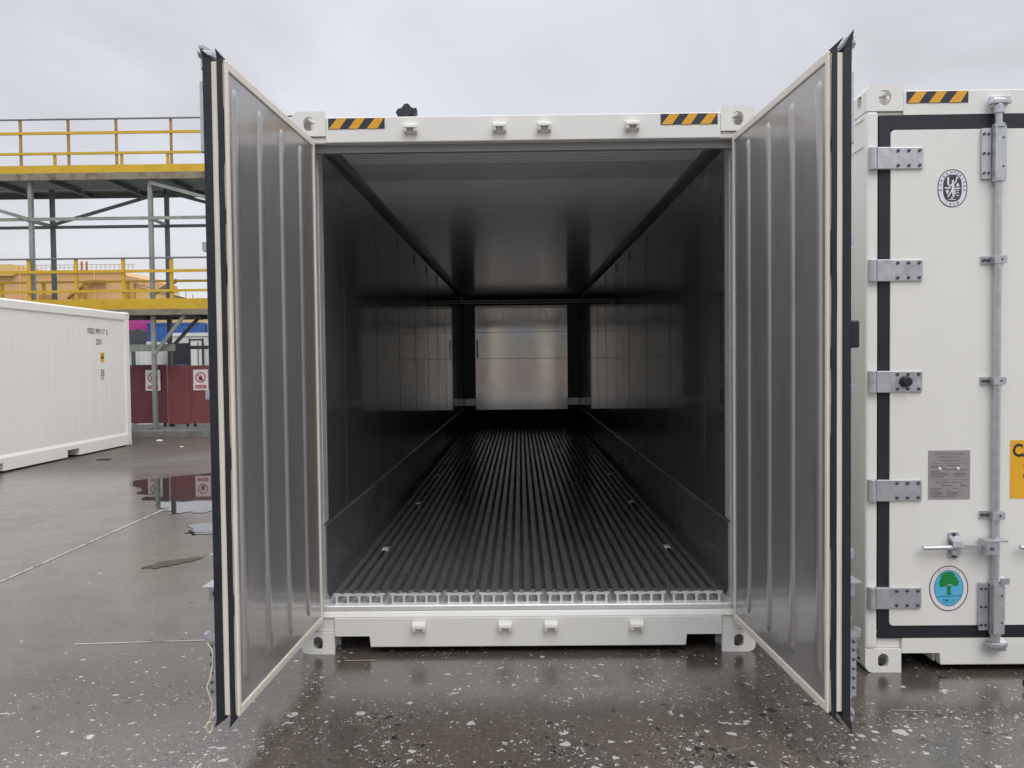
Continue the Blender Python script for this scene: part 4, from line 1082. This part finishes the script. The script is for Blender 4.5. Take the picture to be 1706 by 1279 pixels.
no_fire_sign(-7.27, 1.215, 'white no open flame sign fully in view on the right hand red panel')

# containers and a tan block further off
def far_box(name, label, x0, x1, y, z0, z1, m, depth=2.4, group=None, corr=True, rz=0):
    r = thing(name, label, 'container', ((x0+x1)/2, y, z0), rz, group)
    h = (x1-x0)/2; H = z1-z0
    mb = MB(); mb.box(-h, h, 0, depth, 0, H)
    if corr:
        k = int((x1-x0)/0.28)
        for i in range(k):
            xx = -h+0.14+i*0.28
            mb.prism([(xx, -0.0), (xx+0.04, -0.035), (xx+0.11, -0.035), (xx+0.15, 0.0)][::-1], 'z', 0.16, H-0.12)
    mb.build('side_wall', m, r)
    mb = MB(); mb.box(-h, h, -0.045, -0.001, 0, 0.15); mb.build('bottom_rail', m, r); mb = MB(); mb.box(-h, h, -0.045, -0.001, H-0.11, H); mb.build('top_rail', m, r)
    return r
rw_ = far_box('shipping_container', 'long off white container far behind the red hoarding on the left', -18.6, -12.0, 21.0, 0, 2.32, M_OFFW)
mb = MB(); mb.box(-0.9, 2.8, -0.30, -0.05, 2.1, 2.32); mb.build('canopy', M_OFFW, rw_)
rr_ = far_box('open_container', 'white container behind the hoarding with one open end blackened as shade and its door folded back', -11.75, -8.6, 22.0, 0, 2.62, M_OFFW, corr=False)
mb = MB(); mb.box(-1.50, -0.83, -0.10, -0.046, 0.15, 2.28); mb.build('opening_shade', M_BLACK, rr_)  # solid black slab on the wall, painted shade for the open inside
mb = MB()
mb.box(-0.80, -0.40, -0.12, -0.06, 0.2, 2.38); mb.cur = 1
for x in (-0.83, -0.40): mb.box(x-0.02, x+0.02, -0.14, -0.061, 0.2, 2.42)
mb.box(-0.81, -0.42, -0.14, -0.125, 2.37, 2.41); mb.box(-0.56, -0.54, -0.145, -0.121, 0.2, 2.3)
mb.build('door', [M_OFFW, M_BLACK], rr_)
far_box('shipping_container', 'magenta container standing far off above the white ones, left of the blue one', -25.2, -21.2, 38.6, 1.6, 4.2, M_PINK, rz=R(-8))
far_box('shipping_container', 'blue container far off beside the magenta one', -21.9, -18.05, 40.0, 1.6, 3.93, M_CBLUE, rz=0)
far_box('shipping_container', 'pale grey container far off at the right of the blue one', -18.0, -12.0, 41.0, 1.4, 4.15, M_CGREY)
# stands under the far stacked boxes
for x0, x1, y, z, lab in ((-25.4, -20.3, 38.8, 1.58, 'dull grey container underneath the magenta one'), (-20.25, -12.0, 41.2, 1.38, 'dull grey container underneath the blue and pale ones')):
    far_box('shipping_container', lab, x0, x1, y, 0, z, M_CGREY, corr=False)
mb = MB(); mb.prism([(-0.60, 0.0), (0.0, 0.0), (0.05, 0.18), (0.10, 0.40), (-0.60, 0.40)], 'y', 0, 0.7)
mb.box(-0.58, 0.09, 0.1, 0.6, 0.401, 0.43); mb.box(-0.07, 0.07, 0.25, 0.4, 0.4305, 0.47)
mb.box(-0.5, -0.42, 0.1, 0.2, -2.19, -0.001); mb.box(-0.16, -0.08, 0.1, 0.2, -2.19, -0.001)
o = mb.build('dark_hopper', mat('hopper_grey', (0.07, 0.08, 0.085), 0.5, var=0.2), None, loc=(-11.62, 19.4, 2.19)); tag(o, 'dark grey hopper showing beside the left container corner under the walkway', 'hopper')

tan = thing('tan_ship_block', 'large tan painted steel block with ladders and rails far behind the walkway', 'building', (-58, 90, 0))
mb = MB(); mb.prism([(-45, 0), (10.9, 0), (10.9, 12.3), (10.2, 12.9), (-45, 12.9)], 'y', 0, 14); mb.build('hull', M_TAN, tan)
mb = MB(); mb.prism([(10.95, 0), (18.6, 0), (18.6, 8.9), (17.0, 9.6), (10.95, 11.3)], 'y', 2, 10); mb.build('sloping_wing', M_TANL, tan)
for x in (-20, -15.5, -11, -6.5, -2, 2.6, 7.0):
    mb = MB(); mb.box(x, x+0.16, -0.12, -0.001, 0, 12.7); mb.build('hull_frame', M_TANL, tan)
mb = MB(); mb.bar((10.9, 1.9, 11.5), (18.9, 1.9, 9.1), 0.25, 0.16)
for k in range(9): mb.box(11.2+k*0.85, 11.26+k*0.85, 1.85, 1.92, 11.35-k*0.255, 12.2-k*0.255)
mb.build('wing_rail', M_RAILG, tan)
mb = MB(); mb.box(-12, -2.5, -0.6, 6, 12.4, 13.75); mb.build('upper_house', M_TANL, tan)
mb = MB(); mb.box(-45, 11, -0.25, -0.05, 12.75, 13.0); mb.build('deck_edge', M_TANL, tan)
mb = MB(); mb.bar((4.0, -0.5, 9.6), (6.6, -0.5, 11.6), 0.5, 0.25); mb.box(6.5, 8.5, -0.8, -0.1, 11.5, 11.7)
for k in range(7): mb.box(4.2+k*0.36, 4.5+k*0.36, -0.85, -0.3, 9.75+k*0.28, 9.85+k*0.28)
mb.build('stair', M_POSTR, tan)
mb = MB(); mb.bar((14.0, -0.6, 9.8), (17.2, -0.6, 11.6), 0.5, 0.35); mb.box(17, 19.2, -0.9, 0, 11.45, 11.65); mb.build('gangway', M_BEAM, tan)
mb = MB()
for k in range(26):
    x = -2+k*0.55; mb.box(x, x+0.03, -0.2, -0.16, 13.0, 13.65)
mb.box(-2, 12, -0.2, -0.16, 13.6, 13.65); mb.box(-2, 12, -0.2, -0.16, 13.3, 13.33)
mb.build('deck_rail', M_POSTR, tan)
for x in (5.6, 6.2):
    mb = MB(); mb.box(x, x+0.16, -0.4, -0.2, 12.9, 14.0); mb.build('vent_pipe', mat('orange_pipe', (0.50, 0.16, 0.05), 0.6), tan)
mb = MB(); mb.box(-3.6, 16, -1.4, -0.6, 9.0, 9.25)
mb.box(0.9, 2.4, -1.2, -0.6, 9.25, 10.0); mb.build('lower_ledge', M_POSTR, tan)

# the shed across the yard that the shiny bulkhead mirrors
shed = thing('yard_shed', 'beige shed with pale door columns mirrored in the shiny rear bulkhead of the open container', 'building', (0, -26, 0))
M_SHED = mat('beige_cladding', (0.40, 0.36, 0.31), 0.6, var=0.1, scale=0.6)
M_SHEDL = mat('pale_column_paint', (0.80, 0.70, 0.56), 0.6, var=0.08, scale=0.8)
M_SHEDR = mat('red_brown_plinth', (0.42, 0.33, 0.30), 0.6, var=0.15, scale=1.0)
mb = MB(); mb.box(-22, 22, -8, 0, 0.0, 6.5); mb.build('wall', M_SHED, shed)
mb = MB(); mb.prism([(-22.5, 6.5), (22.5, 6.5), (22.5, 6.9), (0, 8.2), (-22.5, 6.9)], 'y', -8.4, 0.4); mb.build('roof', M_CGREY, shed)
for x in (-1.55, 1.75):
    mb = MB(); mb.box(x-0.5, x+0.5, 0.001, 0.35, 0, 5.6); mb.build('door_column', M_SHEDL, shed)
mb = MB(); mb.box(-1.04, 1.24, 0.001, 0.12, 0.0, 1.5); mb.build('roller_door_base', M_SHEDR, shed)
mb = MB(); mb.box(-1.04, 1.24, 0.001, 0.12, 3.2, 5.6); mb.build('roller_door_head', M_CGREY, shed)

# ------------------------------------------------------------------ small things on the ground
def at(x, y): return (x, y, 0)
mb = MB(); mb.cyl((0, -0.05, 0.03), (0.5, 0.02, 0.03), 0.030, 14); mb.cyl((-0.012, -0.0516, 0.03), (0.0, -0.05, 0.03), 0.022, 14)
o = mb.build('rubber_hose', M_RUB, None, loc=(2.335, -0.47, 0)); tag(o, 'short black rubber hose end lying before the closed container at the right edge', 'hose')
M_LEAF = mat('dead_leaf', (0.23, 0.075, 0.03), 0.6, var=0.35, scale=40)
mb = MB(); mb.plate([(0,0),(0.03,0.012),(0.07,0.024),(0.085,0.015),(0.12,0.022),(0.105,0.0),(0.125,-0.02),(0.09,-0.018),(0.065,-0.03),(0.03,-0.016)][::-1], (), 0.002, Matrix.Rotation(R(14), 4, 'Y') @ Matrix.Translation((0,0,0.012)))
mb.tube([(0,0,0.004),(-0.05,0.012,0.006),(-0.085,0.034,0.01)], 0.0025, 6)
o = mb.build('dead_leaf', M_LEAF, None, loc=(1.06, -1.30, 0.01)); o.rotation_euler = (0, 0, R(-22)); tag(o, 'reddish brown dead leaf on the wet ground below the right open door', 'leaf')
M_FOAM = mat('foam_white', (0.75, 0.74, 0.71), 0.6, var=0.1, scale=30)
def lump(name, label, cat, loc, m, sx, sy, sz, rz=0):
    mb = MB(); rnd = random.Random(hash(name) % 97 + int(abs(loc[0])*31))
    vs, fs, n, q = [], [], 9, 5
    for i in range(q+1):
        t = PI*i/q
        for k in range(n):
            p = 2*PI*k/n; rr = 1+rnd.uniform(-0.22, 0.22)
            vs.append((sx*rr*math.sin(t)*math.cos(p), sy*rr*math.sin(t)*math.sin(p), max(0.0, sz*(0.55+0.75*math.cos(t)))))
    for i in range(q):
        for k in range(n): fs.append((i*n+k, (i+1)*n+k, (i+1)*n+(k+1) % n, i*n+(k+1) % n))
    mb.add(vs, fs); o = mb.build(name, m, None, loc=loc); o.rotation_euler = (0, 0, rz); tag(o, label, cat); return o
lump('foam_scrap', 'white foam scrap lying at the foot of the kerb below the red hoarding', 'scrap', (-7.40, 11.75, 0), M_FOAM, 0.06, 0.045, 0.035)
lump('foam_scrap', 'tiny white scrap on the wet ground right of the larger foam scrap', 'scrap', (-6.45, 10.6, 0), M_FOAM, 0.035, 0.03, 0.018)
lump('dark_scrap', 'flat dark scrap on the wet ground beside the left container fork pocket', 'scrap', (-6.95, 8.75, 0), M_BLACK, 0.12, 0.07, 0.02, R(8))
lump('crumpled_wrapper', 'crumpled pale wrapper on the wet ground in front of the closed container', 'wrapper', (1.36, -1.40, 0), mat('wrapper', (0.6, 0.6, 0.6), 0.3, var=0.3, scale=60), 0.03, 0.022, 0.022)
lump('grey_chip', 'dark grey chip pressed into the wet ground in front of the closed container', 'chip', (0.97, -1.73, 0), M_BOLT, 0.045, 0.03, 0.006)
M_STICKP = mat('pale_stick', (0.40, 0.36, 0.30), 0.7)
def twig(label, pts, m=M_STICKP, r=0.0018):
    mb = MB(); mb.tube(pts, r, 6); o = mb.build('twig', m, None); tag(o, label, 'twig'); return o
twig('pale straight twig on the wet ground below the left fork pocket', [(-0.965,-0.10,0.004),(-0.90,-0.105,0.006),(-0.80,-0.10,0.004)])
twig('pale twig on the ground near the right open door foot', [(1.60,-0.72,0.003),(1.68,-0.725,0.004),(1.75,-0.73,0.003)], M_STICKP, 0.0016)
M_STICKD = mat('dark_stick', (0.05, 0.035, 0.025), 0.7)
twig('dark bent stick lying at the lower left edge of the ground', [(-1.96,-1.72,0.006),(-1.80,-1.705,0.008),(-1.76,-1.70,0.004),(-1.71,-1.69,0.006)], M_STICKD, 0.006)
